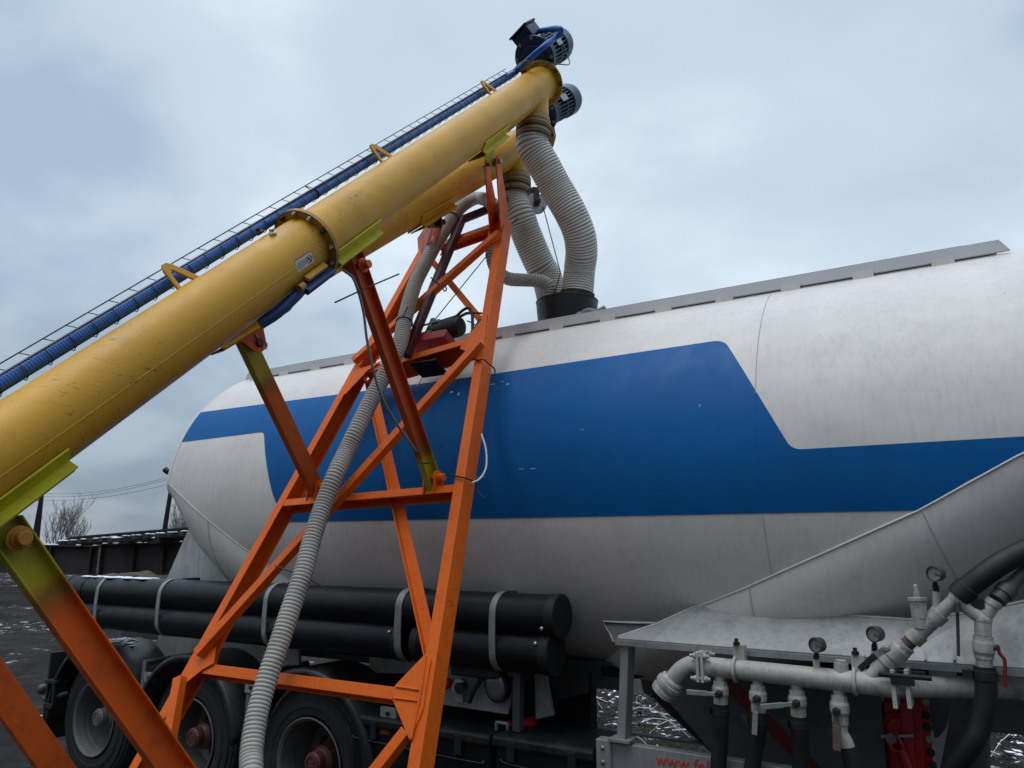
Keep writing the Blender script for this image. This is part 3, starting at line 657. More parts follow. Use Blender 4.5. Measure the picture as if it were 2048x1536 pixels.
c = Y(1005, 1462, 4.02); mb = MB(); mb.box(c+V((0, 0, .045)), (.09, .03, .02)); mb.box(c+V((-.04, 0, 0)), (.018, .03, .09)); mb.box(c+V((.04, 0, 0)), (.018, .03, .09)); mb.build('shackle', STEEL, trailer, bevel=.008)
mb = MB(); mb.cyl(Y(1010, 1455, 4.2), Y(1068, 1445, 4.2), .035); mb.build('red_coupling', RED, trailer)
# ------------------------------------------------------------------ side shelf, guard bar and pipework of the trailer
YS = 3.85
def along(p0, p1, prof, n=24, mi=0, m=None, smooth=True):   # turned fitting between two points, prof in (fraction, radius)
    m = m or MB(); L = (p1-p0).length; return m.lathe(p0, p1-p0, [(a*L, r) for a, r in prof], n, mi, smooth)
low = [(1234, 1279), (1420, 1294), (1620, 1309), (1800, 1322), (1952, 1333), (2200, 1349)]
B = [Y(px, py, YS) for px, py in low]
up_pts = [Y(1312, 1252, 3.98), Y(1390, 1216, 4.085), Y(1620, 1229, 4.09), Y(1821, 1243, 4.05), Y(1950, 1228, 4.05), Y(2060, 1204, 4.03), Y(2200, 1190, 4.02)]
mb = MB()
T = [B[0]+V((.0, .02, .004)), up_pts[0], up_pts[1], up_pts[2], up_pts[3], up_pts[4], up_pts[5], up_pts[6]]
Bx = [B[0], B[0].lerp(B[1], .4), B[0].lerp(B[1], .85), B[2], B[3], B[4], B[4].lerp(B[5], .45), B[5]]
n = len(T); th = V((0, -.004, .008))
mb.add([p+th for p in Bx]+[p+th for p in T]+[p-th for p in Bx]+[p-th for p in T],
       [(i, i+1, n+i+1, n+i) for i in range(n-1)] + [(2*n+i, 3*n+i, 3*n+i+1, 2*n+i+1) for i in range(n-1)] + [(i, 2*n+i, 2*n+i+1, i+1) for i in range(n-1)], 0)
shelf = mb.build('side_shelf', GREYP, trailer)
MB().tube([p+V((0, 0, .006)) for p in T], .011, 8).build('shelf_weld', ALU, shelf)
mb = MB()
for a, b in zip(B, B[1:]): mb.extr(a+V((0, 0, -.012)), b+V((0, 0, -.012)), rect(.026, .05), ZZ)
mb.build('shelf_lip', ALU, shelf)
mb = MB()                                     # small stiffeners on the shelf face
for px in (1850, 1908): 
    a = Y(px, 1252, 4.03); b = Y(px+1, 1322, 3.84); mb.extr(a, b, rect(.01, .012), V((1, 0, 0)))
mb.build('shelf_rib', GREYP, shelf)
mb = MB(); mb.plate([Y(1208, 1243, 4.02), Y(1312, 1247, 4.02), Y(1318, 1256, 4.02), Y(1250, 1294, 4.02), Y(1228, 1284, 4.02)], V((0, .015, 0))); mb.build('corner_fin', paint('fin_grey', (.16, .162, .165), .55), trailer); MB().tube([Y(1228, 1284, 4.01), Y(1208, 1244, 4.01), Y(1312, 1247, 4.01)], .009, 6).build('fin_edge', GREYP, trailer)
mb = MB()
f0, f1 = Y(1242, 1284, YS), Y(1257, 1284, YS); g0, g1 = Y(1234, 1476, YS), Y(1250, 1478, YS)
q0, q1 = Y(1271, 1285, YS+.07), Y(1263, 1470, YS+.07)
mb.add([f0, f1, q0, g0, g1, q1, f0+V((.0, .07, 0)), g0+V((0, .07, 0))], [(0, 1, 4, 3), (1, 2, 5, 4), (2, 6, 7, 5), (6, 0, 3, 7), (0, 6, 2, 1), (3, 4, 5, 7)])
mb.box((g0+g1)/2+V((0, .02, -.006)), (.12, .12, .012)); mb.build('shelf_post', ALU, trailer)
mb = MB(); mb.plate([Y(1266, 1358, 4.1), Y(1281, 1358, 4.1), Y(1288, 1388, 4.1), Y(1266, 1390, 4.1)], V((0, .01, 0))); mb.build('white_tab', GREYP, trailer)
# guard bar with lettering
a, b = Y(1222, 1484, YS), Y(1640, 1545, YS)
dr = (b-a).normalized(); dr.z = 0; dr.normalize(); zt_ = a.z
b = a + V((2.6, 0, 0))
mb = MB(); mb.box((a+b)/2+V((0, .03, -.07)), ((b-a).length, .06, .14)); guard = mb.build('guard_bar', ALU, trailer, bevel=.004)
ep = MB().box(a+V((-.0375, .02, -.09)), (.085, .075, .20)).build('end_bracket', ALU, guard, bevel=.004)
for dz in (-.03, -.10): MB().ball(a+V((-.04, -.02, dz)), .013, 10, 0, (1, .6, 1)).build('bolt', STEEL, ep)
MB().extr(Y(1195, 1457, 4.75), Y(1420, 1489, 4.75), rect(.014, .05), ZZ).build('far_rail', ALU, trailer)
cu = bpy.data.curves.new('lettering', 'FONT'); cu.body = 'www.feldbinder.com'; cu.size = .078; cu.shear = .12; cu.extrude = .0012; cu.space_character = 1.06
tmp = bpy.data.objects.new('tmp', cu); COL.objects.link(tmp); bpy.context.view_layer.update()
me = bpy.data.meshes.new_from_object(tmp.evaluated_get(bpy.context.evaluated_depsgraph_get())); bpy.data.objects.remove(tmp)
tp = Y(1311, 1520, YS)
me.transform(Matrix.Translation(V((tp.x, YS-.003, Y(1405, 1518.5, YS).z-.057)) - V(trailer.location)) @ Matrix.Rotation(PI/2, 4, 'X'))
me.materials.clear(); me.materials.append(TEXTRED)
lt = bpy.data.objects.new('lettering', me); COL.objects.link(lt); lt.parent = guard

# discharge hopper and hatch
mb = MB(); ncx = 48; rings = []
for z, rx, ry in ((1.30, 1.75, .86), (.98, 1.46, .74), (.45, .80, .48), (.08, .30, .28)):
    rings.append([V((-.45+(rx if math.cos(2*PI*i/ncx) < 0 else min(rx*.42, .40))*math.copysign(abs(math.cos(2*PI*i/ncx))**.8, math.cos(2*PI*i/ncx)), YC+ry*math.copysign(abs(math.sin(2*PI*i/ncx))**.7, math.sin(2*PI*i/ncx)), z)) for i in range(ncx)])
mb.add([p for r in rings for p in r], [(j*ncx+i, j*ncx+(i+1) % ncx, (j+1)*ncx+(i+1) % ncx, (j+1)*ncx+i) for j in range(3) for i in range(ncx)], 0, True)
hop = mb.build('discharge_hopper', DGREY, trailer)
yb = 4.22
mb = MB(); mb.plate([Y(1346, 1338, yb), Y(1760, 1372, yb), Y(1775, 1560, yb), Y(1470, 1560, yb), Y(1413, 1489, yb), Y(1322, 1384, yb)], V((0, .02, 0))); board = mb.build('marker_board', paint('board_grey', (.072, .074, .077), .55, 0, .15, (.03, .03, .03), .5, 6), trailer)
mb = MB(); mb.plate([Y(1457, 1352, yb-.016), Y(1600, 1494, yb-.016), Y(1600, 1528, yb-.016), Y(1457, 1386, yb-.016)], V((0, .006, 0))); mb.plate([Y(1617, 1512, yb-.016), Y(1665, 1560, yb-.016), Y(1617, 1560, yb-.016)], V((0, .006, 0))); mb.build('red_stripe', paint('board_red', (.13, .004, .008), .45), board)
yr = 4.30
MB().plate([Y(1858, 1325, yr+.05), Y(1915, 1330, yr+.1), Y(1908, 1390, yr+.1), Y(1876, 1560, yr+.1), Y(1866, 1560, yr+.05)], V((0, .03, 0))).build('hopper_wall', GREYP, hop)
mb = MB(); mb.plate([Y(1738, 1388, yr), Y(1756, 1390, yr), Y(1770, 1560, yr), Y(1748, 1560, yr)], V((0, .03, 0))); mb.build('hopper_wall', GREYP, hop)
mb = MB(); mb.plate([Y(1752, 1388, yr-.03), Y(1857, 1390, yr-.03), Y(1869, 1560, yr-.03), Y(1772, 1560, yr-.03)], V((0, .02, 0))); hat = mb.build('discharge_hatch', RED, trailer, bevel=.004)
mb = MB(); mb.plate([Y(1766, 1402, yr-.05), Y(1842, 1402, yr-.05), Y(1852, 1555, yr-.05), Y(1784, 1555, yr-.05)], V((0, .03, 0))); mb.extr(Y(1811, 1404, yr-.075), Y(1822, 1555, yr-.075), rect(.05, .05), V((1, 0, 0))); mb.lathe(Y(1796, 1455, yr-.06), V((0, -1, 0)), [(0, .075), (.015, .07), (.02, .05), (.03, .045)], 28); mb.build('hatch_rib', RED, hat, bevel=.006)
for i in range(6):
    for px, py, st in ((1760, 1397, (2.2, 25)), (1850, 1404, (3, 25))):
        c = Y(px+st[0]*i, py+st[1]*i, yr-.045); MB().lathe(c, V((0, -1, 0)), [(0, .020), (.012, .020), (.016, .013)], 6, 0, False).build('hatch_bolt', MATB if i % 3 else STEEL, hat)
p = [Y(1772, 1470, yr-.12), Y(1782, 1495, yr-.13), Y(1793, 1503, yr-.13), Y(1805, 1497, yr-.13), Y(1797, 1478, yr-.13), Y(1788, 1464, yr-.12)]
mb = MB(); mb.tube(spline(p, 5), .010, 8, caps=True); mb.cyl(Y(1801, 1498, yr-.13), Y(1822, 1552, yr-.13), .021); mb.build('hatch_lever', REDB, hat)
m = MB(); c = Y(1785, 1476, yr-.12); m.cyl(c-V((.05, 0, 0)), c+V((.09, 0, .02)), .011); m.lathe(c, V((-.3, -1, 0)), [(0, .026), (.02, .026)], 6, 0, False); m.build('lever_bolt', STEEL, hat)
MB().plate([Y(1905, 1450, 4.6), Y(1925, 1450, 4.6), Y(1930, 1500, 4.6), Y(1890, 1530, 4.6)], V((0, .03, 0))).build('red_guard', RED, trailer)

# compressed air manifold, in front of and below the shelf
yp = 3.76; yq = 3.72
A0, A1 = Y(1407, 1332, yp), Y(1800, 1374, yp)
m = MB(); m.cyl(A0, A1, .0455, .0475, 32)
man = m.build('air_manifold', PIPEW, trailer)
m = MB(); C0 = Y(1786, 1373, yp); C1 = Zp(2120, 1376, C0.z); m.cyl(C0, C0 + (C1-C0), .045, None, 32); m.build('air_pipe', PIPEW, trailer)
# elbow and coupling at the left end
P = spline([A0, Y(1385, 1329, yp), Y(1364, 1339, yp), Y(1350, 1354, yp), Y(1341, 1365, yp)], 8)
el = MB().tube(P, .0425, 24).build('elbow', PIPEW, man)
d_ = (P[-1]-P[-4]).normalized()
MB().lathe(P[-1]-d_*.03, d_, [(0, .047), (.012, .058), (.03, .060), (.032, .066), (.052, .067), (.054, .060), (.075, .060), (.077, .064), (.10, .062), (.10, .045), (.05, .04)], 32, 0, True, False).build('hose_coupling', PIPEW, man)
m = MB()
for off in (-.012, .010): m.box(A0+V((off, 0, 0)), (.014, .12, .135))
for a_ in (-1, 1):
    for b_ in (-1, 1): m.cyl(A0+V((-.05, a_*.048, b_*.052)), A0+V((.045, a_*.048, b_*.052)), .009, None, 8); m.lathe(A0+V((-.032, a_*.048, b_*.052)), V((1, 0, 0)), [(0, .015), (.012, .015)], 6); m.lathe(A0+V((.02, a_*.048, b_*.052)), V((1, 0, 0)), [(0, .015), (.012, .015)], 6)
m.build('flange', PIPEW, man)
# clamped joint to the second pipe
m = MB()
for px in (1790, 1818): c = Y(px, 1374, yp); m.box(c+V((0, -.01, 0)), (.018, .11, .155))
m.build('joint_flange', PIPEW, man, bevel=.003)
m = MB(); c = Y(1804, 1352, yp-.06); m.cyl(c-V((.09, 0, 0)), c+V((.11, 0, 0)), .011, None, 8); m.cyl(c+V((-.06, .11, 0)), c+V((.08, .11, 0)), .011, None, 8); m.box(c+V((0, .0, -.02)), (.09, .03, .03)); m.build('joint_bolt', MATB, man)
for px, py in ((1472, 1340), (1711, 1364)):
    c = Y(px, py, yp); Pn = [c+V((0, -.056*math.cos(a_), .056*math.sin(a_))) for a_ in [R_(-60+20*i) for i in range(13)]]
    m = MB(); m.tube([Pn[0]+V((0, .05, -.0))]+Pn+[Pn[-1]+V((0, .03, .05))], .0085, 8); m.box(c+V((.018, .02, .075)), (.055, .05, .075)); m.build('pipe_clamp', PIPEW, man)
    MB().lathe(c+V((.01, 0, .115)), ZZ, [(0, .016), (.014, .016), (.016, .009), (.03, .009)], 6).build('clamp_nut', MATB, man)
# ball valves with their hoses
MB.SC = .80
def valve(t0, b0, hose, hrad=.047):
    p0, p1 = Y(*t0, yp), Y(*b0, yp)
    m = MB(); along(p0, p1, [(0, .036), (.18, .030), (.2, .030)], 24, 0, m)
    along(p0.lerp(p1, .2), p1, [(0, .034), (.0, .042), (.22, .044)], 8, 0, m, False)
    along(p0.lerp(p1, .36), p1, [(0, .046), (.12, .051), (.42, .051), (.56, .044)], 28, 0, m)
    along(p0.lerp(p1, .72), p1, [(0, .043), (.9, .043), (1, .038)], 8, 0, m, False)
    v = m.build('ball_valve', PIPEW, trailer)
    Hs = [p1 - (p1-p0)*.02] + [Y(*q, yp+.04*i/len(hose)) for i, q in enumerate(hose)]
    h = MB().tube(spline(Hs, 8), hrad, 20).build('air_hose', MATB, trailer)
    d2 = (Hs[1]-Hs[0]).normalized(); MB().lathe(Hs[0]+d2*.02, d2, [(0, hrad), (.002, hrad+.006), (.03, hrad+.006), (.032, hrad)], 24, 0, True, False).build('hose_clip', MATB, h)
    MB().box(Hs[0]+d2*.035+V((-hrad-.012, -.01, 0)), (.03, .03, .028)).build('clip_screw', MATB, h)
    return v, p0, p1
def handle(v, p, q, mat, w_=.02):
    a_ = Y(*p, yp-.058); b_ = Y(*q, yp-.066)
    dr = (b_-a_).normalized(); m = MB(); m.extr(a_, a_.lerp(b_, .35), rect(w_*1.0, .006), ZZ if abs(dr.z) < .7 else V((1, 0, 0)))
    m.extr(a_.lerp(b_, .34), b_, rect(w_*1.25, .009), ZZ if abs(dr.z) < .7 else V((1, 0, 0)))
    h = m.build('handle', mat, v, bevel=.003)
    m = MB(); m.lathe(a_+V((0, .025, 0)), V((0, -1, 0)), [(0, .024), (.025, .022), (.03, .017), (.042, .017)], 6, 0, False); m.lathe(a_+V((0, -.01, 0)), V((0, -1, 0)), [(0, .01), (.014, .01)], 10); m.build('handle_nut', MATB, v)
OLDH = paint('tarnished_handle', (.30, .29, .26), .5, .4, .15, (.10, .08, .06), .6, 14)
RUSTH = paint('rusty_handle', (.13, .085, .06), .65, .2, .2, (.05, .03, .02), .6, 14)
v1 = valve((1440, 1350), (1441, 1409), [(1441, 1445), (1440, 1480), (1435, 1560)]); handle(v1[0], (1436, 1389), (1373, 1384), OLDH)
v2 = valve((1515, 1356), (1517, 1425), [(1517, 1455), (1512, 1490), (1500, 1560)]); handle(v2[0], (1512, 1399), (1509, 1470), OLDH)
v3 = valve((1592, 1366), (1597, 1434), [(1599, 1465), (1601, 1500), (1602, 1560)]); handle(v3[0], (1591, 1408), (1521, 1414), OLDH)
v4 = valve((1677, 1376), (1681, 1450), [(1683, 1462), (1690, 1485)], .026); handle(v4[0], (1672, 1424), (1674, 1502), RUSTH, .026)
m = MB(); Pe = [Y(1681, 1448, yp), Y(1683, 1466, yp), Y(1692, 1482, yp), Y(1698, 1498, yp)]; m.tube(spline(Pe, 6), .036, 20); m.build('valve_elbow', PIPEW, v4[0])
m = MB(); m.tube(spline([Y(1696, 1494, yp), Y(1702, 1515, yp), Y(1712, 1560, yp)], 6), .045, 20); m.build('air_hose', MATB, trailer)
# gauges
def gauge(c, st, foot):
    c = Y(*c, yq); s0 = Y(*st, yp); f0 = Y(*foot, yp)
    g_ = MB().lathe(c+V((.02, .035, 0)), V((-.45, -1, .0)), [(0, .03), (.006, .040), (.03, .0405), (.034, .0425), (.046, .0425), (.048, .038), (.040, .037)], 32, 0, True, False).build('pressure_gauge', DGREY, trailer)
    dn = V((-.45, -1, 0)).normalized(); dc = c+V((.02, .035, 0))+dn*.0385
    MB().lathe(dc, dn, [(0, .037), (.001, .037)], 32).build('dial', DIAL, g_)
    ex = ZZ.cross(-dn).normalized(); m = MB(); a_ = R_(200); tip = dc+dn*.003+(ex*math.cos(a_)+ZZ*math.sin(a_))*.026; m.extr(dc+dn*.003, tip, rect(.005, .001), dn.cross(tip-dc))
    for k in range(11):
        t_ = R_(-45+27*k); r0 = dc+dn*.0022+(ex*math.cos(t_)+ZZ*math.sin(t_))*.028; m.extr(r0, r0+(ex*math.cos(t_)+ZZ*math.sin(t_))*.006, rect(.0025, .0008), dn.cross(ex))
    m.build('needle', INK, g_)
    m = MB(); along(c-V((0, -.02, .04)), s0, [(0, .012), (.3, .012), (.3, .016), (1, .016)], 8, 0, m); m.build('gauge_stem', MATB, g_)
    m = MB(); along(s0, f0, [(0, .019), (1, .019)], 16, 0, m); m.build('stub_pipe', PIPEW, g_)
gauge((1630, 1290), (1632, 1318), (1634, 1342)); gauge((1746, 1268), (1749, 1302), (1747, 1345)); gauge((1867, 1147), (1873, 1183), (1873, 1222))
m = MB(); along(Y(1682, 1320, yp), Y(1682, 1350, yp), [(0, .030), (.2, .03), (.2, .038), (1, .04)], 8, 0, m, False); m.build('pipe_plug', PIPEW, man)
# slanting branch with valve, strainer and tee
D0, D1 = Y(1735, 1362, yp), Y(1912, 1197, yq)
def dpt(px, py): a_ = D1-D0; q = Y(px, py, (yp+yq)/2); return D0 + a_*((q-D0).dot(a_)/a_.length_squared)
br = MB(); br.cyl(D0, dpt(1768, 1331), .040, None, 28); br.cyl(dpt(1768, 1331), D1, .034, None, 28); br = br.build('branch_pipe', PIPEW, trailer)
m = MB(); m.cyl(dpt(1770, 1327), dpt(1781, 1317), .052, None, 8); m.lathe(dpt(1781, 1317), D1-D0, [(0, .046), (.01, .053), (.06, .053), (.075, .046)], 28); m.cyl(dpt(1802, 1297), dpt(1812, 1289), .050, None, 8); bv = m.build('branch_valve', PIPEW, trailer, )
m = MB(); m.lathe(Y(1774, 1296, yq-.06), V((0, -1, 0)), [(0, .02), (.03, .02), (.04, .012)], 6); m.extr(Y(1774, 1296, yq-.07), Y(1750, 1311, yq-.07), rect(.026, .007), ZZ); m.build('lever_head', ALU, bv)
m = MB(); m.extr(Y(1751, 1310, yq-.072), Y(1719, 1339, yq-.072), rect(.026, .014), ZZ); m.build('black_handle', MATB, bv, bevel=.004)
m = MB(); m.cyl(dpt(1813, 1288), dpt(1826, 1275), .036, None, 24); m.build('dark_nipple', RUSTH, trailer)
m = MB(); m.cyl(dpt(1823, 1279), dpt(1838, 1264), .051, None, 6); m.cyl(dpt(1838, 1264), dpt(1868, 1236), .042, None, 28); m.cyl(dpt(1866, 1238), dpt(1881, 1224), .049, None, 6)
m.lathe(Y(1842, 1256, yq), Y(1837, 1217, yq)-Y(1842, 1256, yq), [(0, .034), (.11, .042), (.112, .047), (.125, .047), (.127, .016), (.15, .016), (.15, .012), (.175, .012), (.18, .006)], 24); m.build('strainer', PIPEW, trailer)
T0 = Y(1966, 1238, yq)
m = MB(); m.cyl(D1, T0, .038, None, 28); m.ball(D1, .0385, 20); m.ball(T0, .043, 20); m.cyl(T0, Y(1990, 1200, yq), .036, None, 28); m.cyl(T0, Y(1966, 1270, yq), .039, None, 28); m.lathe(Y(1984, 1210, yq), Y(1994, 1196, yq)-Y(1984, 1210, yq), [(0, .041), (.02, .041)], 24); m.build('tee_fitting', PIPEW, trailer)
m = MB(); m.cyl(Y(1915, 1205, yq-.036), Y(1917, 1222, yq-.036), .012, None, 8); m.cyl(Y(1915, 1225, yq+.02), Y(1917, 1312, yq+.02), .008, None, 8); m.build('stay_rod', DGREY, trailer)
m = MB(); q0, q1 = Y(1995, 1200, yq), Y(2010, 1184, yq+.02); m.cyl(q0, q1, .042, None, 24); m.lathe(q1, q1-q0, [(-.015, .05), (.02, .05), (.022, .040), (.06, .033), (.16, .028)], 24); m.cyl(q1+(q1-q0)*1.5, q1+(q1-q0)*4, .03, None, 20); m.build('side_coupling', DGREY, trailer)
m = MB(); vt, vb = Y(1966, 1266, yq), Y(1969, 1338, yq); along(vt, vb, [(0, .036), (.08, .036), (.08, .046), (.2, .046)], 8, 0, m, False); along(vt.lerp(vb, .2), vb, [(0, .048), (.1, .051), (.4, .051), (.5, .044)], 28, 0, m); along(vt.lerp(vb, .58), vb, [(0, .044), (.32, .044)], 8, 0, m, False); along(vt.lerp(vb, .7), vb, [(0, .038), (1, .038)], 24, 0, m); dv = m.build('drop_valve', PIPEW, trailer)
m = MB(); m.cyl(Y(1978, 1296, yq), Y(1997, 1295, yq-.02), .014, None, 10); m.build('valve_stem', DGREY, dv)
m = MB(); m.tube(spline([Y(1996, 1292, yq-.03), Y(1999, 1306, yq-.03), Y(2009, 1320, yq-.03), Y(2010, 1345, yq-.03), Y(2010, 1374, yq-.03)], 6), .0085, 8); m.build('red_lever', REDL, dv)
Hh = spline([vb-V((0, 0, -.01)), Y(1972, 1370, yq), Y(1971, 1400, yq), Y(1962, 1445, yq), Y(1945, 1487, yq), Y(1905, 1545, yq+.05), Y(1880, 1580, yq+.1)], 8)
dh = MB().tube(Hh, .0505, 24).build('air_hose', MATB, trailer)
m = MB(); m.lathe(vb+V((0, 0, -.005)), V((0, 0, -1)), [(0, .0505), (.002, .058), (.035, .058), (.037, .0505)], 28, 0, True, False); m.box(vb+V((-.062, -.01, -.02)), (.035, .035, .03)); m.build('hose_clip', MATB, dh)
Hh = spline([D1+(D1-D0).normalized()*.01, Y(1935, 1176, yq), Y(1965, 1152, yq), Y(2005, 1125, yq+.02), Y(2060, 1098, yq+.05), Y(2160, 1062, yq+.15)], 8)
uh = MB().tube(Hh, .056, 24).build('air_hose', MATB, trailer)
m = MB(); d2 = (Hh[8]-Hh[0]).normalized(); m.lathe(Hh[0]+d2*.0, d2, [(0, .05), (.004, .062), (.055, .063), (.06, .056)], 28, 0, True, False); m.box(Hh[0]+d2*.03+V((.045, -.01, -.045)), (.05, .03, .035)); m.build('hose_clip', MATB, uh)

MB.SC = 1.0
# ------------------------------------------------------------------ support frame (leans towards the trailer), metres in its own plane
KL, YM, ZM = .515, 3.38, H+.318
NRM = V((0, -1, KL)).normalized(); LN = V((0, KL, 1)).normalized(); EX = V((1, 0, 0))
def FR(px, py, off=0.): return onp(px, py, (0, 1, -KL), YM - KL*ZM - off*math.sqrt(1+KL*KL))
frame = thing('support_frame', 'orange steel trestle with crossed braces and pinned struts carrying both yellow augers', 'support frame', (-3.1, 2.0, 0))
def chan(F, D, t, sgn):   # channel outline, web towards sgn*x, corner at the origin; (u = x, w = away from viewer)
    P = [(0, 0), (0, D), (-F, D), (-F, D-t), (-t, D-t), (-t, t), (-F, t), (-F, 0)]
    return [(a*sgn, b) for a, b in P]
def ext(a, b, q0, q1): d = b-a; return a+d*q0, a+d*q1
def down(a, b, z=0.02): return a, a + (b-a)*((a.z-z)/(a.z-b.z))
def member(name, a, b, prof, u, mat=ORANGE, bev=.004, par=None): return MB().extr(a, b, prof, u).build(name, mat, par or frame, bevel=bev)
m1a, m1b = down(FR(1011, 428), FR(838, 1536)); m2a, m2b = down(FR(846, 484), FR(257, 1536))
legR = member('leg', m1b, m1a, chan(.065, .115, .009, 1), EX); legL = member('leg', m2b, m2a, chan(.065, .115, .009, -1), EX)
def bar(name, p, q, h, dp, off0=-.004, t=.008, back=True):      # cross beam, an inverted channel: web on top, legs down
    a, b = FR(*p, off0), FR(*q, off0); dr = (b-a).normalized(); dn = -LN; m = MB(); ax = (dr, -NRM, LN); L = (b-a).length; mid = (a+b)/2
    m.box(mid - NRM*(t/2) - LN*(h/2), (L, t, h), ax); m.box(mid - NRM*(dp/2+t/2) - LN*(t/2), (L, dp-t, t), ax)
    if back: m.box(mid - NRM*(dp-t/2+t/2) - LN*(h/2), (L, t, h), ax)
    return m.build(name, ORANGE, frame, bevel=.003)
bar('cross_beam', (566, 999), (915, 968), .050, .10)
bar('cross_beam', (378, 1322), (792, 1374), .058, .10)
bar('platform_beam', (722, 738), (948, 672), .055, .16)
bar('top_beam', (872, 486), (1001, 440), .055, .09)
# braces: angles
def ang(a, b, t): return [(0, 0), (a, 0), (a, t), (t, t), (t, b), (0, b)]
def brace(p, q, o0, o1, a_=.06, b_=.055, u=None, flip=1):
    A_, B_ = FR(*p, o0), FR(*q, o1); d = (B_-A_).normalized(); u = u or d.cross(NRM)*flip
    return member('brace', A_, B_, ang(a_, b_, .007), u, ORANGE, .003)
brace((962, 683), (392, 1311), .062, .060, .058, .05)       # long diagonal, on the face of the legs
brace((734, 762), (856, 1318), -.125, -.125, .065, .045, None, -1)
brace((1000, 462), (706, 722), .060, .062, .055, .05)
brace((848, 512), (962, 652), -.125, -.118, .05, .04, None, -1)
# bottom diagonals
brace((362, 1349), (318, 1600), .075, .06, .06, .05)
brace((815, 1468), (735, 1570), .010, .010, .055, .05)
brace((432, 1288), (420, 1330), -.10, -.10, .09, .05)
# gusset plates
def gus(pts, off, th=.008): return MB().plate([FR(px, py, off) for px, py in pts], NRM*th).build('gusset', ORANGE, frame, bevel=.002)
gus([(975, 628), (958, 646), (930, 680), (920, 698), (946, 708), (960, 726), (968, 690)], .006)
gus([(690, 772), (712, 728), (722, 737), (765, 722), (735, 742), (690, 790)], .006)
gus([(853, 1306), (790, 1372), (786, 1400), (820, 1482), (846, 1420), (862, 1320)], .006)
gus([(412, 1290), (388, 1306), (374, 1345), (362, 1375), (405, 1340), (428, 1327), (432, 1296)], .006)
gus([(1006, 434), (990, 446), (975, 470), (988, 486), (1000, 470)], .006)
# weld beads on the lower gusset
MB().tube([FR(851, 1312, .014), FR(845, 1360, .014), FR(838, 1402, .014), FR(822, 1478, .014)], .006, 6).tube([FR(792, 1373, .014), FR(840, 1380, .014)], .005, 6).tube([FR(788, 1396, .014), FR(838, 1402, .014)], .005, 6).build('weld_bead', ORANGE, frame)
MB().box(FR(858, 737, -.10), (.22, .16, .012), (EX, -NRM, LN)).build('base_plate', MATB, frame)

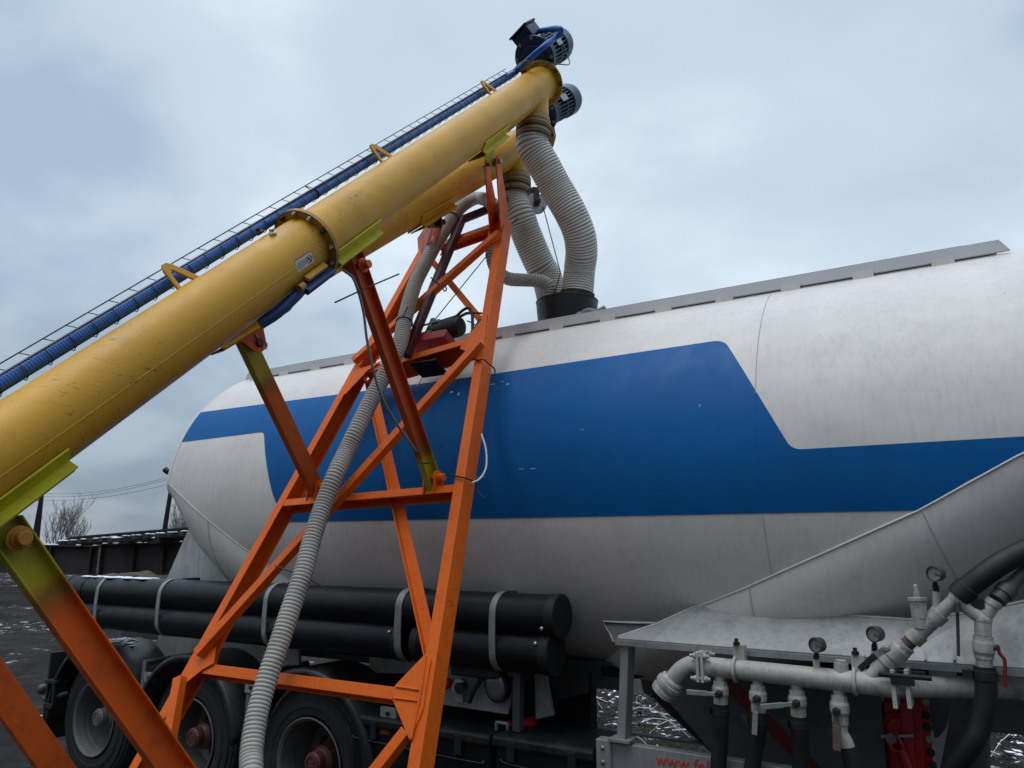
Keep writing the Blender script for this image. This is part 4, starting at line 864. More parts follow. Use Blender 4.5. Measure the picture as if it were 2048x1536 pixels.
# ------------------------------------------------------------------ screw augers
def cylhit(A, d, R, px, py):
    r = ray(px, py); o = CAM - A; rp = r - d*r.dot(d); op = o - d*o.dot(d)
    a = rp.dot(rp); b = rp.dot(op); c = op.dot(op) - R*R; D = b*b - a*c
    if D < 0: D = 0
    return CAM + r*((-b - math.sqrt(D))/a)
RA = .1365
class Auger: pass
def t_at(A, d, px):
    lo, hi = -4.0, 4.0
    for _ in range(60):
        m_ = (lo+hi)/2
        if proj(A+d*m_)[0] < px: lo = m_
        else: hi = m_
    return (lo+hi)/2
def make_auger(A, d, t0, t1, tj, tspout, motor_off, lugs, label, rear=False):
    g = Auger(); n = (ZZ - d*d.z).normalized(); e = d.cross(n); g.A, g.d, g.n, g.e = A, d, n, e
    wv = (n*math.cos(R_(24)) - e*math.sin(R_(24))).normalized(); ct = wv.cross(d)*-1
    if ct.dot(e) < 0: ct = -ct
    pt = lambda t, a=0, b=0: A + d*t + e*a + n*b
    root = thing('screw_auger', label, 'screw auger', A + d*t0, 'inclined yellow screw augers')
    g.root = root; g.pt = pt
    m = MB(); m.lathe(pt(t0), d, [(0, RA), (t1-t0, RA)], 72, 0, True, True); tube = m.build('tube', YELLOW, root)
    MB().lathe(pt(t0), d, [(0, RA+.001), (t1-t0-.02, RA+.0011)], 8).build if 0 else None
    if not rear:                              # long weld seam of the pipe
        k = (cylhit(A, d, RA, 300, 742)-A); k = (k - d*k.dot(d)).normalized(); MB().tube([pt(t0+.1)+k*RA, pt(tj-.03)+k*RA], .0022, 6).build('pipe_seam', YELLOW, tube)
    def ring(t, r, th, mat, nb, name, bolt_side, sub=True):
        f = MB().lathe(pt(t), d, [(0, RA-.002), (0, r), (th, r), (th, RA-.002)], 64, 0, True, False).build(name, mat, root, bevel=0)
        for k in range(nb):
            a_ = 2*PI*(k+.5)/nb; c = pt(t) + (e*math.cos(a_)+n*math.sin(a_))*(r-.018)
            mm = MB(); mm.lathe(c, d*-1, [(0, .0125), (.012, .0125), (.015, .009)], 6, 0, False); mm.lathe(c, d*-1, [(0, .007), (.024, .007)], 8)
            mm.lathe(c+d*th, d, [(0, .0125), (.012, .0125)], 6, 0, False); mm.build('flange_bolt', STEEL if k % 3 else MATB, f)
        return f
    ring(tj, RA+.042, .010, YELLOWD, 12, 'joint_flange', -1); MB().lathe(pt(tj+.0125), d, [(0, RA-.002), (0, RA+.042), (.010, RA+.042), (.010, RA-.002)], 64, 0, True, False).build('joint_flange', YELLOWD, root)
    ring(t1-.012, RA+.045, .012, YELLOWD, 10, 'end_flange', -1)
    # outlet spout
    s0 = pt(tspout); zb = s0.z - .30
    m = MB(); m.lathe(s0, -ZZ, [(0, .121), (.30, .121)], 48, 0, True, True); m.build('outlet_spout', YELLOW, root); g.spout = V((s0.x, s0.y, zb))
    # gearbox and motor
    c0 = pt(t1+.002); c1 = c0 + e*motor_off[0] + n*motor_off[1]; ax_ = (c1-c0); L = ax_.length; ax_.normalize(); bx = d.cross(ax_)
    def stadium(r0, r1): return [c0 + (ax_*math.cos(a)+bx*math.sin(a))*r0 for a in [R_(90+180*k/14) for k in range(15)]] + [c1 + (ax_*math.cos(a)+bx*math.sin(a))*r1 for a in [R_(-90+180*k/14) for k in range(15)]]
    gb = MB(); gb.plate([p+d*.05 for p in stadium(RA+.012, .10)], d*.075); gb.plate([p+d*.105 for p in stadium(.10, .085)], d*.05)
    gbo = gb.build('gearbox', NAVY, root, bevel=.008)
    KM, KD = 1.10, 1.32
    def ml(t, pr_): return [(a*KD, r*KM) for a, r in pr_]
    m = MB(); m.lathe(c1 + d*.03, d, ml(0, [(0, .152), (.022, .152), (.024, .135), (.075, .128), (.078, .118), (.10, .118)]), 40, 0, True); mot = m.build('motor', NAVY, root)
    for k in range(8):
        a_ = 2*PI*(k+.3)/8; c = c1 + d*.03 + (ax_*math.cos(a_)+bx*math.sin(a_))*.135*KM; MB().lathe(c, d*-1, [(0, .014), (.012, .014)], 6).build('motor_bolt', STEEL, mot)
    for k in range(6):
        a_ = 2*PI*k/6; r = ax_*math.cos(a_)+bx*math.sin(a_); MB().plate([c1+d*.06+r*.10*KM, c1+d*.06+r*.150*KM, c1+d*.155+r*.125*KM, c1+d*.155+r*.10*KM], r.cross(d)*.010).build('flange_rib', NAVY, mot)
    m = MB(); m.lathe(c1 + d*.13, d, [(0, .098*KM), (.37, .098*KM)], 40); m.build('stator', MATB, mot)
    m = MB()
    for k in range(26):
        a_ = 2*PI*k/26; r = ax_*math.cos(a_)+bx*math.sin(a_); m.plate([c1+d*.155+r*.095*KM, c1+d*.155+r*.122*KM, c1+d*.49+r*.122*KM, c1+d*.49+r*.095*KM], r.cross(d)*.0065)
    m.lathe(c1+d*.15, d, [(0, .10*KM), (0, .124*KM), (.014, .124*KM), (.014, .10*KM)], 40, 0, True, False)
    m.lathe(c1+d*.32, d, [(0, .10*KM), (0, .1235*KM), (.010, .1235*KM), (.010, .10*KM)], 40, 0, True, False)
    m.build('cooling_fins', NAVYL, mot)
    m = MB(); m.lathe(c1 + d*.455, d, [(0, .118*KM), (0, .130*KM), (.11, .130*KM), (.145, .122*KM), (.165, .105*KM), (.166, 0)], 48, 0, True, False); m.build('fan_cover', NAVYL, mot)
    rr_ = (g.e*.25 - n*.2 - d*.0).normalized(); rr_ = (e*.97 + n*.25).normalized(); MB().plate([c1+d*.30+rr_*.139+n.cross(rr_)*0+q_ for q_ in (d*-.05+rr_.cross(d)*-.03, d*.05+rr_.cross(d)*-.03, d*.05+rr_.cross(d)*.03, d*-.05+rr_.cross(d)*.03)], rr_*.004).build('rating_plate', STEEL, mot)
    q = (ax_*.70 - bx*.72 if not rear else ax_*.9 + bx*.43).normalized()
    tb_ = c1 + d*.19 + (n*.93 - e*.36).normalized()*.185
    up_b = (n*.93 - e*.36).normalized(); sd_b = d.cross(up_b)
    m = MB(); m.box(tb_, (.20, .17, .10), (d, sd_b, up_b)); tbo = m.build('terminal_box', NAVY, mot, bevel=.01); MB().box(tb_ + up_b*.058, (.22, .19, .018), (d, sd_b, up_b)).build('box_lid', MATB, tbo, bevel=.006)
    g.tbox = tb_ + d*.10; g.tup = up_b; g.c1 = c1
    pl = c1 + d*.19 + (-ax_*.35 - bx*.93 if (bx.dot(e) < 0) else -ax_*.35 + bx*.93).normalized()*.127
    # cable tray with conduit
    base = lambda t: A + d*t + wv*(RA+.046) - ct*.035
    tr_ = MB(); tt0, tt1 = (t0+.2 if not rear else -2.9), t1-.14
    for a_, b_ in ((-.045, .085), (-.03, -.004), (.031, .030)): tr_.tube([base(tt0)+ct*a_+wv*b_-d*(.035 if b_ > .08 else 0), base(tt1)+ct*a_+wv*b_], .0026, 6)
    k = tt0
    while k < tt1:
        tr_.tube([base(k)+ct*a_+wv*b_+d*c_ for a_, b_, c_ in ((-.045, .085, -.035), (-.033, .032, 0), (-.03, -.004, .0), (-.020, -.016, 0), (.022, -.016, 0), (.031, -.004, 0), (.033, .030, 0))], .0019, 5); k += .10
    tr_.build('cable_tray', WIRE, root)
    c = base(t_at(A, d, 12) if not rear else t1-.3) - wv*.026; MB().box(c, (.06, .05, .035), (d, ct, wv)).build('tray_bracket', LIME, root, bevel=.004)
    cb = base(0) - A
    P = [base(tt0 + i*.003) + ct*.002 + wv*.012 for i in range(int((tj-.25-tt0)/.003))]
    if P: MB().tube(P, lambda i: (.0258, .0262, .0240, .0240)[i % 4], 14).build('corrugated_conduit', BLUEC, root)
    P = spline([base(tj-.30)+wv*.012, base(tj-.1)+wv*.010+ct*.006, base(tj+.4)+wv*.012, base(tj+1.2)+wv*.010, base(t1-.5)+wv*.012, base(t1-.15)+wv*.014,
                base(t1)+wv*.05+d*.02, g.c1 + up_b*.16 + d*-.02 + e*.05, g.c1+up_b*.20+d*.20+e*.13, g.c1+up_b*.235+d*.33+e*.06, g.tbox+d*.14+up_b*.02, g.tbox+d*.02], 10)
    if not rear: P = spline([base(tj-.30)+wv*.012, base(tj-.1)+wv*.010+ct*.006, base(tj+.4)+wv*.012, base(tj+1.2)+wv*.010, base(t1-.5)+wv*.012, base(t1-.16)+wv*.012] + [Y(px, py, g.c1.y-.16) for px, py in ((1060, 117), (1088, 93))] + [Y(px, py, g.c1.y-.05) for px, py in ((1110, 76), (1122, 64), (1113, 57))] + [g.tbox+d*.02], 10)
    MB().tube(P, .0225, 14).build('supply_cable', BLUEC, root)
    MB().cyl(g.tbox-d*.01, g.tbox+d*.05, .026, .022, 12).build('cable_gland', MATB, root)
    MB().tube([base(tt0)+ct*.016+wv*.034, base(tj-.5)+ct*.016+wv*.034, base(tj+.1)+ct*.02+wv*.032, base(t1-.3)+ct*.016+wv*.034], .006, 6).build('thin_cable', GCABLE, root)
    for q in (tt0+1.35, tj+.35): c = base(q)+wv*.012; MB().tube([c+(ct*math.cos(a)+wv*math.sin(a))*.026 for a in [R_(30*i) for i in range(12)]], .004, 6, closed=True).tube([c+wv*.026, c+wv*.06-d*.015], .003, 5).build('cable_tie', MATB, root)
    # lifting eyes
    for tq in lugs:
        b0 = A + d*tq + wv*(RA-.006) + ct*.03; T = ct*.012
        outer = [(-.068, 0), (-.050, .095), (-.032, .118), (-.004, .118), (.018, .100), (.085, 0)]; inner = [(-.044, .004), (-.028, .072), (-.022, .080), (-.010, .080), (-.002, .072), (.044, .004)]
        m = MB(); vo = [b0+d*a*.8+wv*b for a, b in outer]; vi = [b0+d*a*.8+wv*b for a, b in inner]; nn = 6
        vs = [p-T/2 for p in vo]+[p-T/2 for p in vi]+[p+T/2 for p in vo]+[p+T/2 for p in vi]; fs = []
        for i in range(nn):
            j = (i+1) % nn; fs += [(i, j, nn+j, nn+i), (2*nn+i, 3*nn+i, 3*nn+j, 2*nn+j), (i, 2*nn+i, 2*nn+j, j), (nn+i, nn+j, 3*nn+j, 3*nn+i)]
        m.add(vs, fs); m.build('lifting_eye', YELLOW, root, bevel=.002)
    return g
def saddle(g, pin, L, mat=LIME, offs=(-.028, .028), lugm=LIME, ext_=.045):   # bracket welded under a tube with lug plates to a pin
    t = (pin-g.A).dot(g.d); d, n, e = g.d, g.n, g.e; c = g.A + d*t
    v = (pin - c); v = (v - e*v.dot(e)); v = (v - d*v.dot(d)).normalized() if v.length > .01 else -n
    m = MB()
    for s_ in (-1, 1):
        a_ = R_(40)*s_; r0 = (v*math.cos(a_) + e*math.sin(a_)); tg = (e*math.cos(a_) - v*math.sin(a_))
        m.box(c + r0*(RA+.004) + tg*0, (L, .075, .008), (d, tg, r0)); m.box(c + r0*(RA+.022)+tg*(-.033*s_), (L, .008, .045), (d, tg, r0))
    m.box(c + v*(RA+.03), (L*.98, .14, .008), (d, e, v))
    sd = m.build('saddle_bracket', mat, g.root, bevel=.002)
    dist = (pin-c).dot(v); m = MB()
    for s_ in offs:
        q = c + e*s_; MB().plate([q+v*(RA+.02)-d*.09, q+v*(RA+.02)+d*.09, q+v*(dist+ext_-.015)+d*.04, q+v*(dist+ext_), q+v*(dist+ext_-.015)-d*.04], e*.010).build('lug', lugm, sd, bevel=.002)
    return sd
# front auger, runs square to the trailer; rear auger, less steep and turned in so that both feed one hatch
A1 = V((-2.6, 3.0, 4.014)); el1 = .7615; d1 = V((.008, math.cos(el1), math.sin(el1))).normalized()
A2 = V((-2.95, 5.0, 5.352)); el2 = R_(40.0); d2 = V((math.cos(el2)*math.sin(R_(10)), math.cos(el2)*math.cos(R_(10)), math.sin(el2)))
tj1 = t_at(A1, d1, 610); t1e = t_at(A1, d1, 1083)
lug_t = [t_at(A1, d1, q) for q in (418, 800, 1006)]
g1 = make_auger(A1, d1, -5.3, t1e, tj1, t_at(A1, d1, 1066), (.0, .195), lug_t, 'nearer yellow screw auger rising across the picture with label, blue hatch clamp and conduit')
g2 = make_auger(A2, d2, -6.5, .22, -3.0, t_at(A2, d2, 1030), (.09, .15), [-1.2], 'further yellow screw auger running below and behind the nearer one', True)
# sticker on the front auger
def patch(px4, nx, ny, off, name, mat, par, u0=0, u1=1, v0=0, v1=1):
    vs = []
    for j in range(ny+1):
        for i in range(nx+1):
            u = u0+(u1-u0)*i/nx; v = v0+(v1-v0)*j/ny
            a = V((*px4[0], 0)).lerp(V((*px4[1], 0)), u); b = V((*px4[3], 0)).lerp(V((*px4[2], 0)), u); q = a.lerp(b, v)
            h = cylhit(A1, d1, RA, q.x, q.y); k = h-A1; k = (k-d1*k.dot(d1)).normalized(); vs.append(h+k*off)
    m = MB().add(vs, [(j*(nx+1)+i, j*(nx+1)+i+1, (j+1)*(nx+1)+i+1, (j+1)*(nx+1)+i) for j in range(ny) for i in range(nx)], 0, True); return m.build(name, mat, par)
q4 = [(588.5, 520.5), (620, 500), (628, 523), (596, 545)]
stk = patch(q4, 6, 6, .0012, 'warning_label', STICKER, g1.root)
patch(q4, 6, 1, .0020, 'red_band', STICKRED, stk, .02, .98, .02, .13)
for i in range(6): patch(q4, 3, 1, .0020, 'print_line', INK, stk, .06, (.56, .60, .50, .58, .60, .42)[i], .30+i*.105, .335+i*.105)
def stick_pt(u, v):
    a = V((*q4[0], 0)).lerp(V((*q4[1], 0)), u); b = V((*q4[3], 0)).lerp(V((*q4[2], 0)), u); q = a.lerp(b, v); h = cylhit(A1, d1, RA, q.x, q.y); k = h-A1; k = (k-d1*k.dot(d1)).normalized(); return h+k*.002
MB().tube([stick_pt(.79+.155*math.cos(a), .58+.27*math.sin(a)) for a in [R_(15*i) for i in range(24)]], .0016, 5, closed=True).tube([stick_pt(.69, .38), stick_pt(.89, .79)], .0016, 5).tube([stick_pt(.74, .62), stick_pt(.80, .5), stick_pt(.86, .56)], .002, 5).tube([stick_pt(.73, .46), stick_pt(.78, .42)], .002, 5).tube([stick_pt(.78, .74), stick_pt(.84, .72)], .002, 5).build('hand_symbol', INK, stk)
# blue clamp of the inspection hatch near the joint
h0, h1 = cylhit(A1, d1, RA, 648, 524), cylhit(A1, d1, RA, 596, 566)
k = (h0+h1)/2-A1; k = (k-d1*k.dot(d1)).normalized(); tg = k.cross(d1).normalized(); tg = tg if tg.z < 0 else -tg
ta_, tb2 = (h0-A1).dot(d1), (h1-A1).dot(d1); base = lambda t, a, b: A1 + d1*t + k*(RA+b) + tg*a
m = MB(); m.extr(base(ta_+.02, .03, .030), base(tb2, .03, .030), rect(.062, .034), k); hc = m.build('hatch_clamp', BLUEH, g1.root, bevel=.006)
P = [base(tb2+.02, .03, .02), base(tb2-.05, .05, .022), base(tb2-.16, .085, .012), base(tb2-.24, .11, -.01)]
m = MB(); m.tube(spline(P, 6), .026, 12); m.build('clamp_tail', BLUEH, hc)
m = MB(); m.extr(base(ta_-.02, -.012, .020), base(tb2+.03, -.012, .020), rect(.030, .020), k); m.build('hinge_bar', YELLOW, hc, bevel=.004)
m = MB(); m.cyl(base(tb2, .0, .03), base(tb2-.035, .0, .03), .018, None, 10); m.build('hinge_knuckle', YELLOWD, hc)
k5 = (k*math.cos(.62) + tg*math.sin(.62)); MB().tube([A1+d1*(ta_)+k5*(RA+.003), A1+d1*(tb2-1.3)+k5*(RA+.003)], .005, 6).build('hatch_edge', STEEL, hc)
for px, py, mt in ((546, 463, CHROME), (523, 462, MAROON)):
    h = cylhit(A1, d1, RA, px, py+6); k2 = (h-A1); k2 = (k2-d1*k2.dot(d1)).normalized(); MB().lathe(h, k2, [(0, .018), (.012, .018), (.016, .012), (.03, .012)], 10).build('plug', mt, g1.root)
# thin green wire between tray and motor
P = spline([A1+d1*(t1e-.40)+g1.n*.20, A1+d1*(t1e-.30)+g1.n*.225+g1.e*.05, A1+d1*(t1e-.10)+g1.n*.165+g1.e*.09, A1+d1*(t1e+.05)+g1.n*.08+g1.e*.19, A1+d1*(t1e+.2)+g1.n*.05+g1.e*.20, g1.c1+d1*.30+g1.e*.16-g1.n*.06, g1.c1+d1*.34+g1.e*.14+g1.n*.0], 8)
MB().tube(P, .0045, 6).build('earth_wire', paint('green_wire', (.10, .12, .03), .5), g1.root)

# ------------------------------------------------------------------ pinned struts of the frame
def strut(x0, x1, p, q, web, fl, open_side, mat, name='strut', ex0=.05, ex1=.05):
    a, b = X(*p, x0), X(*q, x1); d = (b-a).normalized(); a = a-d*ex0; b = b+d*ex1
    t = .008; s_ = open_side
    # u = x; w = d x u lies in the plane of the strut
    prof = [(-fl*.5*s_, -web/2), (fl*.5*s_, -web/2), (fl*.5*s_, -web/2+t), ((-fl*.5+t)*s_, -web/2+t), ((-fl*.5+t)*s_, web/2-t), (fl*.5*s_, web/2-t), (fl*.5*s_, web/2), (-fl*.5*s_, web/2)]
    o = MB().extr(a, b, prof, EX).build(name, mat, frame, bevel=.003)
    return o, a, b, d
def fademat(name, p, dirv, col2, L0, L1, base=(.72, .112, .006)):
    off = V(frame.location); return paint(name, base, .45, 0, .14, (.10, .02, .006), .4, 7, .7, (.03, .012, .008), 45, bump=.04, bscale=60, fade=(V(p)-off, dirv, col2, L0, L1))
limec = (.40, .35, .008)
p0, q0 = X(22, 1077, -2.6), X(349, 1536, -2.6); dd = (q0-p0).normalized()
S3 = strut(-2.6, -2.6, (24, 1077), (347, 1536), .114, .044, 1, fademat('strut_fade_lower', p0, dd, limec, .16, .30), ex1=.62)
p0, q0 = X(0, 1377, -3.62), X(111, 1536, -3.62); S4 = strut(-3.62, -3.62, (-120, 1206), (111, 1536), .118, .044, -1, ORANGED, ex1=.9)
p0, q0 = X(715, 528, -2.6), X(866, 962, -2.62); dd = (p0-q0).normalized()
S1 = strut(-2.6, -2.62, (715, 528), (866, 962), .108, .042, 1, fademat('strut_fade_upper', q0, dd, limec, .10, .26, (.50, .068, .006)))
p0, q0 = X(494, 688, -3.38), X(629, 972, -3.56); dd = (q0-p0).normalized()
S2 = strut(-3.38, -3.56, (494, 688), (629, 972), .110, .045, -1, fademat('strut_fade_middle', p0, dd, limec, .20, .32, (.58, .115, .007)))
def pin(c, r=.026, L=.13, mat=ORANGED, par=frame, clip=False):
    m = MB(); m.cyl(c-EX*(L/2), c+EX*(L/2), r*.72, None, 20); m.lathe(c+EX*.030, EX, [(0, r*1.75), (.008, r*1.75), (.010, r*1.3), (.018, r*1.3), (.018, r), (.045, r), (.048, r*.85)], 28)
    o = m.build('pin', mat, par)
    if clip: MB().tube(spline([c+EX*.065+V((0, -.03, .04)), c+EX*.07+V((0, .0, 0)), c+EX*.07+V((0, .04, -.03)), c+EX*.07+V((0, .05, .0)), c+EX*.07+V((0, .03, .012))], 6), .004, 6).build('split_pin', STEEL, o)
    return o
P3 = X(27, 1077, -2.6); pin(P3, .023, .12, paint('pin_yellow_orange', (.42, .16, .012), .45, 0, .25, (.2, .2, .02), .6, 12)); pin(X(717, 533, -2.6), .022)
pin(X(503, 688, -3.38), .024, .13, MAROON, clip=True); pin(X(632, 974, -3.56), .026); pin(X(866, 956, -2.62), .024, .13, ORANGE)
saddle(g1, X(27, 1077, -2.6), .52, LIME, (-.045,)); saddle(g1, X(717, 533, -2.6), .40, LIME, (-.045,), YELLOW); saddle(g2, X(503, 688, -3.38), .45, YELLOW, (.040,), ORANGED, .06)
# ears on the cross beam for the strut feet, forks on top of the legs
for c, x in ((X(632, 974, -3.56), -3.56), (X(866, 956, -2.62), -2.62)):
    m = MB()
    for s_ in (-.036, .036):
        b0 = c + EX*s_; dn = V((0, .0, -1)); P = [b0 + V((0, -.045, -.09)), b0 + V((0, .065, -.09))] + [b0 + V((0, .042*math.cos(a), .042*math.sin(a))) for a in [R_(20*i) for i in range(0, 10)]]
        m.plate(P, EX*.009)
    m.build('pin_ear', ORANGE, frame, bevel=.002)
def fork(top, base, xs_, w0, w1, mat=ORANGE):
    m = MB()
    for s_ in xs_:
        a = top+EX*s_; b = base+EX*s_; d = (a-b).normalized(); w_ = EX.cross(d).normalized()
        P = [b-w_*w1, b+w_*w1] + [a + (w_*math.cos(t)+d*math.sin(t))*w0 for t in [R_(15*i) for i in range(13)]]
        m.plate(P, EX*.010)
    return m.build('fork', mat, frame, bevel=.002)
pf1 = X(984, 327, -2.6); fork(pf1, FR(1004, 452, -.05)+V((-.02, 0, 0)), (-.05, .045), .048, .15); pin(pf1, .018, .15, STEEL)
saddle(g1, pf1, .40, LIME, (0,), LIME, .03)
pf2 = X(872, 448, -3.12); fork(pf2, FR(846, 500, -.05), (-.045, .045), .05, .11, ORANGED); pin(pf2, .020, .15, MATB); saddle(g2, pf2, .42, YELLOW, (0,), YELLOW, .03)

# ------------------------------------------------------------------ corrugated hoses
def hose(name, path, r, pitch, depth, label, mats, n=36, sm=6, prof=None, grp='flexible hoses'):
    P = resample(path, pitch/sm); N = len(P); prof = prof or [0, .35, 1, 1, 1, .35]
    m = MB(); tg = [(P[min(i+1, N-1)]-P[max(0, i-1)]).normalized() for i in range(N)]
    d, u, w_ = frame_of(tg[0], V((1, .3, 0))); vs = []
    for i in range(N):
        u = (u - tg[i]*u.dot(tg[i])).normalized(); w_ = tg[i].cross(u); rr = r - depth*(1-prof[i % sm])
        vs += [P[i] + (u*math.cos(2*PI*k/n)+w_*math.sin(2*PI*k/n))*rr for k in range(n)]
    o = len(m.v); m.v += vs
    for i in range(N-1):
        mi = 1 if i % sm in (0, sm-1) and len(mats) > 1 else 0
        for k in range(n): m.f.append([i*n+k, i*n+(k+1) % n, (i+1)*n+(k+1) % n, (i+1)*n+k]); m.m.append(mi); m.sm.append(True)
    m.add(vs[-n:], [tuple(range(n))], 0)
    r_ = thing(name, label, 'hose', P[-1], grp)
    m.build('hose_wall', mats, r_)
    return r_, P
def Yl(pts, y0, y1): n = len(pts); return [Y(px, py, y0+(y1-y0)*i/(n-1)) for i, (px, py) in enumerate(pts)]
# bucket on the hatch
bc = V((Y(1134, 610, YC).x, YC, ZC+RT_+.045))
bk = thing('bucket', 'black rubber bucket set on the tank hatch, collecting the hose ends', 'bucket', bc)
MB().lathe(bc, ZZ, [(0, .232), (.12, .243), (.19, .248), (.208, .248), (.208, .233), (.03, .205), (.03, .0)], 48, 0, True, True).build('bucket_wall', BUCKET, bk)
MB().lathe(bc+V((0, 0, .196)), ZZ, [(0, .247), (.006, .252), (.014, .252), (.018, .246)], 48, 0, True, False).build('rim', MATB, bk)
LZ = bc.z + .15
e1 = V((Y(1152, 570, YC-.02).x, YC-.03, LZ)); e2 = V((Y(1108, 570, YC+.06).x, YC+.06, LZ))
s1 = g1.spout; s2 = g2.spout
def sleeve(sp, root, par_label=None):
    m = MB(); m.lathe(sp+V((0, 0, .045)), -ZZ, [(0, .1225), (.002, .128), (.03, .128), (.036, .132), (.060, .132), (.066, .128), (.20, .129)], 40, 0, True, False); m.build('dusty_sleeve', COLLAR, root)
    for k in range(5):
        MB().lathe(sp+V((0, 0, .01-.033*k)), -ZZ, [(0, .129), (.003, .135), (.018, .135), (.021, .129)], 40, 0, True, False).build('clamp_band' if k in (2, 4) else 'sleeve_rib', BAND if k in (2, 4) else COLLAR, root)
h1pts = [s1+V((0, 0, -.10)), s1+V((0, .0, -.2))] + Yl([(1090, 335), (1112, 376), (1140, 424), (1158, 466), (1163, 503), (1159, 540)], s1.y+.08, YC-.04) + [e1+V((.015, 0, .10)), e1]
hz1, P1 = hose('flexible_hose', spline(h1pts, 10), .1275, .0215, .0062, 'thick pale ribbed hose bulging to the right below the nearer auger outlet', [HOSE, HOSEG])
h2pts = [s2+V((0, 0, -.10)), s2+V((0, 0, -.2))] + Yl([(1040, 432), (1052, 466), (1066, 500), (1080, 530), (1094, 556)], s2.y, YC+.04) + [e2+V((0, 0, .05)), e2]
hz2, P2 = hose('flexible_hose', spline(h2pts, 10), .1275, .0215, .0062, 'thick pale ribbed hose slanting down from the further auger outlet, behind the frame leg', [HOSE, HOSEG])
sleeve(s1, hz1); sleeve(s2, hz2)
for hz, e_, Pp in ((hz1, e1, P1), (hz2, e2, P2)):
    dr = (Pp[-1]-Pp[-12]).normalized()
    MB().lathe(Pp[-1]-dr*.10, dr, [(0, .129), (.002, .134), (.12, .135), (.122, .129)], 40, 0, True, False).build('lime_collar', paint('faded_lime', (.17, .165, .02), .55, 0, .2, (.06, .06, .02), .5, 9) if hz is hz1 else bpy.data.materials['faded_lime'], hz)
    MB().lathe(Pp[-1]-dr*.115, dr, [(0, .13), (.002, .138), (.024, .138), (.026, .13)], 40, 0, True, False).build('clamp_band', BAND, hz)
sp_ = [Y(1100, 592, YC-.10), Y(1097, 572, YC-.12), Y(1079, 562, YC-.16), Y(1044, 560, 4.86), Y(1016, 557, 4.75), Y(994, 541, 4.66), Y(984, 510, 4.58), Y(988, 475, 4.55), Y(994, 440, 4.52), Y(984, 408, 4.42), FR(957, 396, -.10), FR(932, 406, .02), FR(911, 426, .07), FR(892, 456, .09), FR(874, 484, .10), FR(853, 522, .11), FR(830, 568, .12), FR(812, 630, .12), FR(801, 682, .12), FR(785, 722, .12), FR(762, 762, .12), FR(735, 815, .125), FR(712, 862, .13), FR(693, 902, .12), FR(671, 948, .15), FR(649, 1004, .135), FR(626, 1072, .135), FR(608, 1140, .13), FR(582, 1217, .13), FR(555, 1297, .13), FR(531, 1368, .13), FR(513, 1436, .13), FR(503, 1505, .13), FR(498, 1580, .14)]
last = sp_[-1]; sp_ += [last+V((.02, -.12, -.35)), V((last.x+.1, last.y-.4, .06)), V((last.x+.5, last.y-.9, .055)), V((last.x+1.2, last.y-1.0, .055))]
hz3, P3_ = hose('flexible_hose', spline(sp_, 8), .0545, .0205, .0055, 'thin grey ribbed hose looped over the frame and hanging down its front to the ground', [HOSE2, HOSEG], 24, 6, [0.0, .45, .9, 1, .9, .45])
for px, py, off in ((921, 434, .07), (800, 690, -.05)):
    c = FR(px, py, off); d_ = min(range(len(P3_)-1), key=lambda i: (P3_[i]-c).length); c = P3_[d_]; tg = (P3_[d_+1]-P3_[d_-1]).normalized(); q, u, w_ = frame_of(tg)
    MB().tube([c+(u*math.cos(a)+w_*math.sin(a))*.058 for a in [R_(20*i) for i in range(18)]], .005, 6, closed=True).tube([c+u*.058, c+u*.15-w_*.05], .004, 5).build('tie_wire', MATB, hz3)

# ------------------------------------------------------------------ hoist jib, pulley, winch
jt, jb = FR(923, 440, .03), FR(812, 712, .035); ja = Y(1070, 381, 4.95)
jib = thing('hoist_jib', 'dark red square-tube jib with a hanging pulley, bolted to the orange frame', 'hoist jib', jb)
MB().extr(jb, jt+(jt-jb).normalized()*.03, rect(.055, .055), EX).build('post', MAROON, jib, bevel=.004)
MB().extr(jt, ja, rect(.055, .055), ZZ).build('arm', MAROON, jib, bevel=.004)
pc = Y(1072, 407, 4.93); ad = (ja-jt); ad.z = 0; ad.normalize(); sdv = V((ad.y, -ad.x, 0))
MB().lathe(pc-sdv*.016, sdv, [(0, .030), (0, .088), (.004, .090), (.012, .074), (.020, .074), (.028, .090), (.032, .088), (.032, .030)], 36, 0, True, True).build('pulley', STEEL, jib)
m = MB()
for s_ in (-.028, .028): m.extr(pc+sdv*s_-V((0, 0, .03)), V((pc.x, pc.y, ja.z))+sdv*s_, rect(.04, .008), ad)
m.cyl(pc-sdv*.06, pc+sdv*.075, .014, None, 10); m.lathe(pc+sdv*.04, sdv, [(0, .026), (.02, .026)], 6); m.build('pulley_bracket', MAROON, jib)
wc = FR(866, 682, -.07); wch = thing('electric_winch', 'small black electric winch with a red base standing on the platform beam', 'winch', wc-V((0, 0, .05)))
m = MB(); bx = [(-.20, -.055), (.16, -.055), (.17, .0), (.155, .02), (-.05, .02), (-.17, -.035)]; m.plate([wc+EX*a+LN*b for a, b in bx], NRM*.15); m.build('red_base', REDB, wch, bevel=.006)
m = MB(); m.cyl(wc+EX*-.05+LN*.075, wc+EX*.09+LN*.095, .058, None, 28); m.cyl(wc+EX*.09+LN*.085, wc+EX*.19+LN*.10, .072, None, 28); m.lathe(wc+EX*.19+LN*.10, EX, [(0, .072), (.02, .062), (.03, .03)], 28); m.build('motor', MATB, wch)
m = MB(); m.cyl(wc+EX*.0+LN*.165-NRM*.02, wc+EX*.13+LN*.185-NRM*.02, .042, None, 20); m.build('capacitor', MATB, wch)
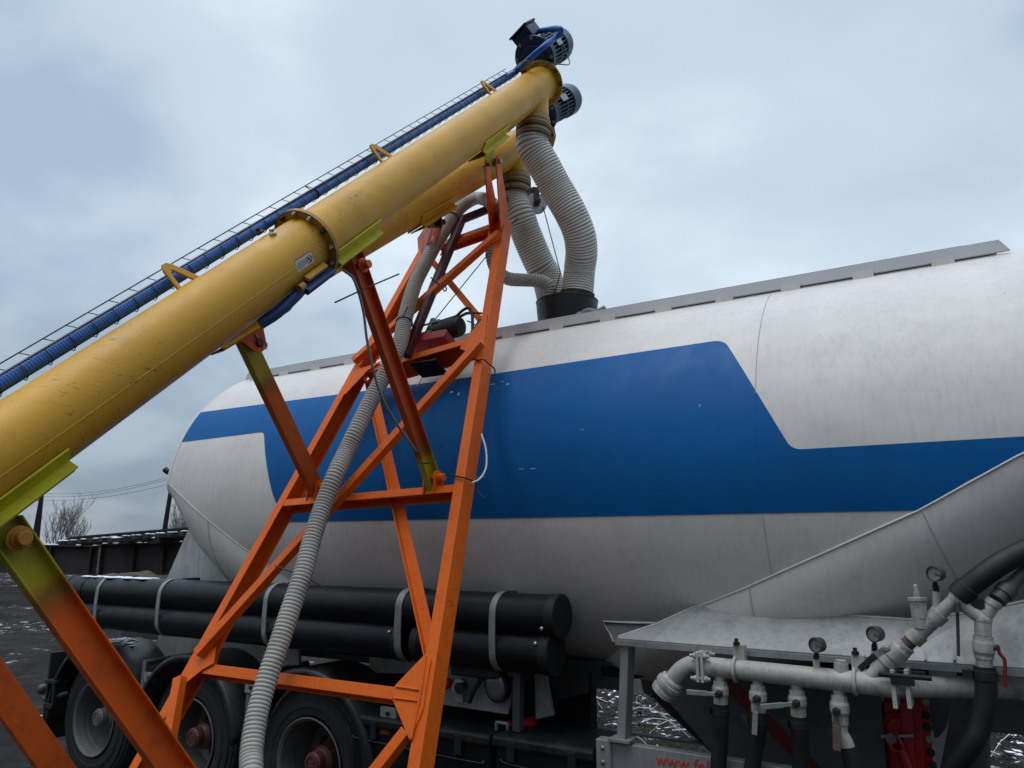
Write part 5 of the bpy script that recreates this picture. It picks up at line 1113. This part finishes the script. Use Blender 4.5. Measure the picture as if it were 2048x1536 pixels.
m = MB(); m.box(wc+EX*-.035+LN*.10, (.03, .11, .16), (EX, NRM, LN)); m.tube([wc+EX*-.13+LN*.12+NRM*.05, wc+EX*.02+LN*.14+NRM*.05], .008, 6); m.tube([wc+EX*-.17+LN*.04+NRM*.05, wc+EX*.0+LN*.05+NRM*.05], .008, 6); m.box(wc+EX*-.03+LN*.185, (.05, .03, .03), (EX, NRM, LN)); m.build('gear_frame', STEEL, wch)
for k in range(2): MB().tube(spline([wc+EX*.12+LN*(.19-k*.02), wc+EX*(.17+.02*k)+LN*(.26-k*.05), wc+EX*.22+LN*(.27-k*.05), wc+EX*.27+LN*.20, wc+EX*.31+LN*.09, wc+EX*.33+LN*.03], 6), .011, 8).build('power_cable', MATB, wch)
MB().tube(spline([wc+EX*.24+LN*.22, wc+EX*.38+LN*.17, FR(942, 664, -.02)], 6), .007, 6).build('power_cable', MATB, wch)
a = FR(832, 686, -.06); b = Y(1064, 400, 4.9)
tag(MB().tube([a, b], .004, 6).build('hoist_rope', WIRE), 'wire rope running slantwise from the winch up to the pulley', 'wire rope')
tag(MB().tube([Y(1086, 413, 4.95), V((Y(1121, 545, 5.0).x, 5.0, Y(1121, 545, 5.0).z)), bc+V((-.05, -.16, .17))], .0045, 6).build('hoist_rope', WIRE), 'wire rope hanging from the pulley down to the black bucket', 'wire rope')

# ------------------------------------------------------------------ loose wires, rods, ties
def strand(name, P, r, mat, label, cat): return tag(MB().tube(spline(P, 8), r, 7).build(name, mat), label, cat)
strand('steel_rod', [X(670, 605, -2.52), X(735, 575, -2.52), X(798, 548, -2.52)], .0042, MATB, 'thin dark rod stuck crosswise through the top of the dark red strut', 'rod')
strand('hanging_cable', [X(686, 540, -2.56), X(708, 560, -2.55), X(726, 620, -2.55), X(734, 680, -2.55), X(748, 745, -2.55), X(764, 795, -2.55), X(795, 850, -2.56), X(832, 902, -2.58)], .007, GCABLE, 'grey cable drooping along the strut under the nearer auger', 'cable')
strand('white_cable', [FR(963, 868, -.04), FR(972, 900, -.05), FR(972, 935, -.05), FR(960, 957, -.02), FR(944, 966, .015)], .0058, WCABLE, 'white cable looped out to the right of the orange leg', 'cable')
strand('tie_wire', [FR(902, 950, .012), FR(916, 953, .012), FR(930, 956, .012), FR(948, 964, -.03), FR(956, 983, -.06), FR(968, 996, -.06)], .0045, MATB, 'black wire tied round the orange leg where the white cable ends', 'tie wire')
strand('tie_wire', [FR(930, 712, .014), FR(952, 720, .014), FR(966, 719, .012), FR(978, 728, -.02), FR(990, 741, -.08), FR(985, 765, -.1), FR(998, 782, -.1)], .0045, MATB, 'black wire tied round the orange leg below the platform gusset', 'tie wire')
strand('tie_wire', [X(846, 927, -2.52), X(862, 924, -2.53), X(876, 905, -2.53), X(882, 885, -2.53)], .0045, MATB, 'black wire round the lime-painted foot of the dark red strut', 'tie wire')
strand('tie_wire', [FR(935, 642, .02), FR(945, 646, .02), FR(952, 650, .0), FR(957, 640, -.06)], .0045, MATB, 'black wire on the brace end above the platform gusset', 'tie wire')
strand('hook_rod', [FR(862, 555, .06), FR(872, 563, .07), FR(882, 572, .07), FR(889, 582, .07), FR(893, 578, .07), FR(889, 571, .07)], .005, MATB, 'small dark hooked rod sticking out beside the jib post', 'hook')
strand('tie_wire', [FR(551, 1132, .10), FR(568, 1138, .12), FR(588, 1146, .13)], .004, MATB, 'black wire end on the left of the hanging thin hose', 'tie wire')
strand('tie_wire', [FR(622, 1160, .12), FR(640, 1170, .12), FR(654, 1180, .12)], .004, MATB, 'black wire end on the right of the hanging thin hose', 'tie wire')
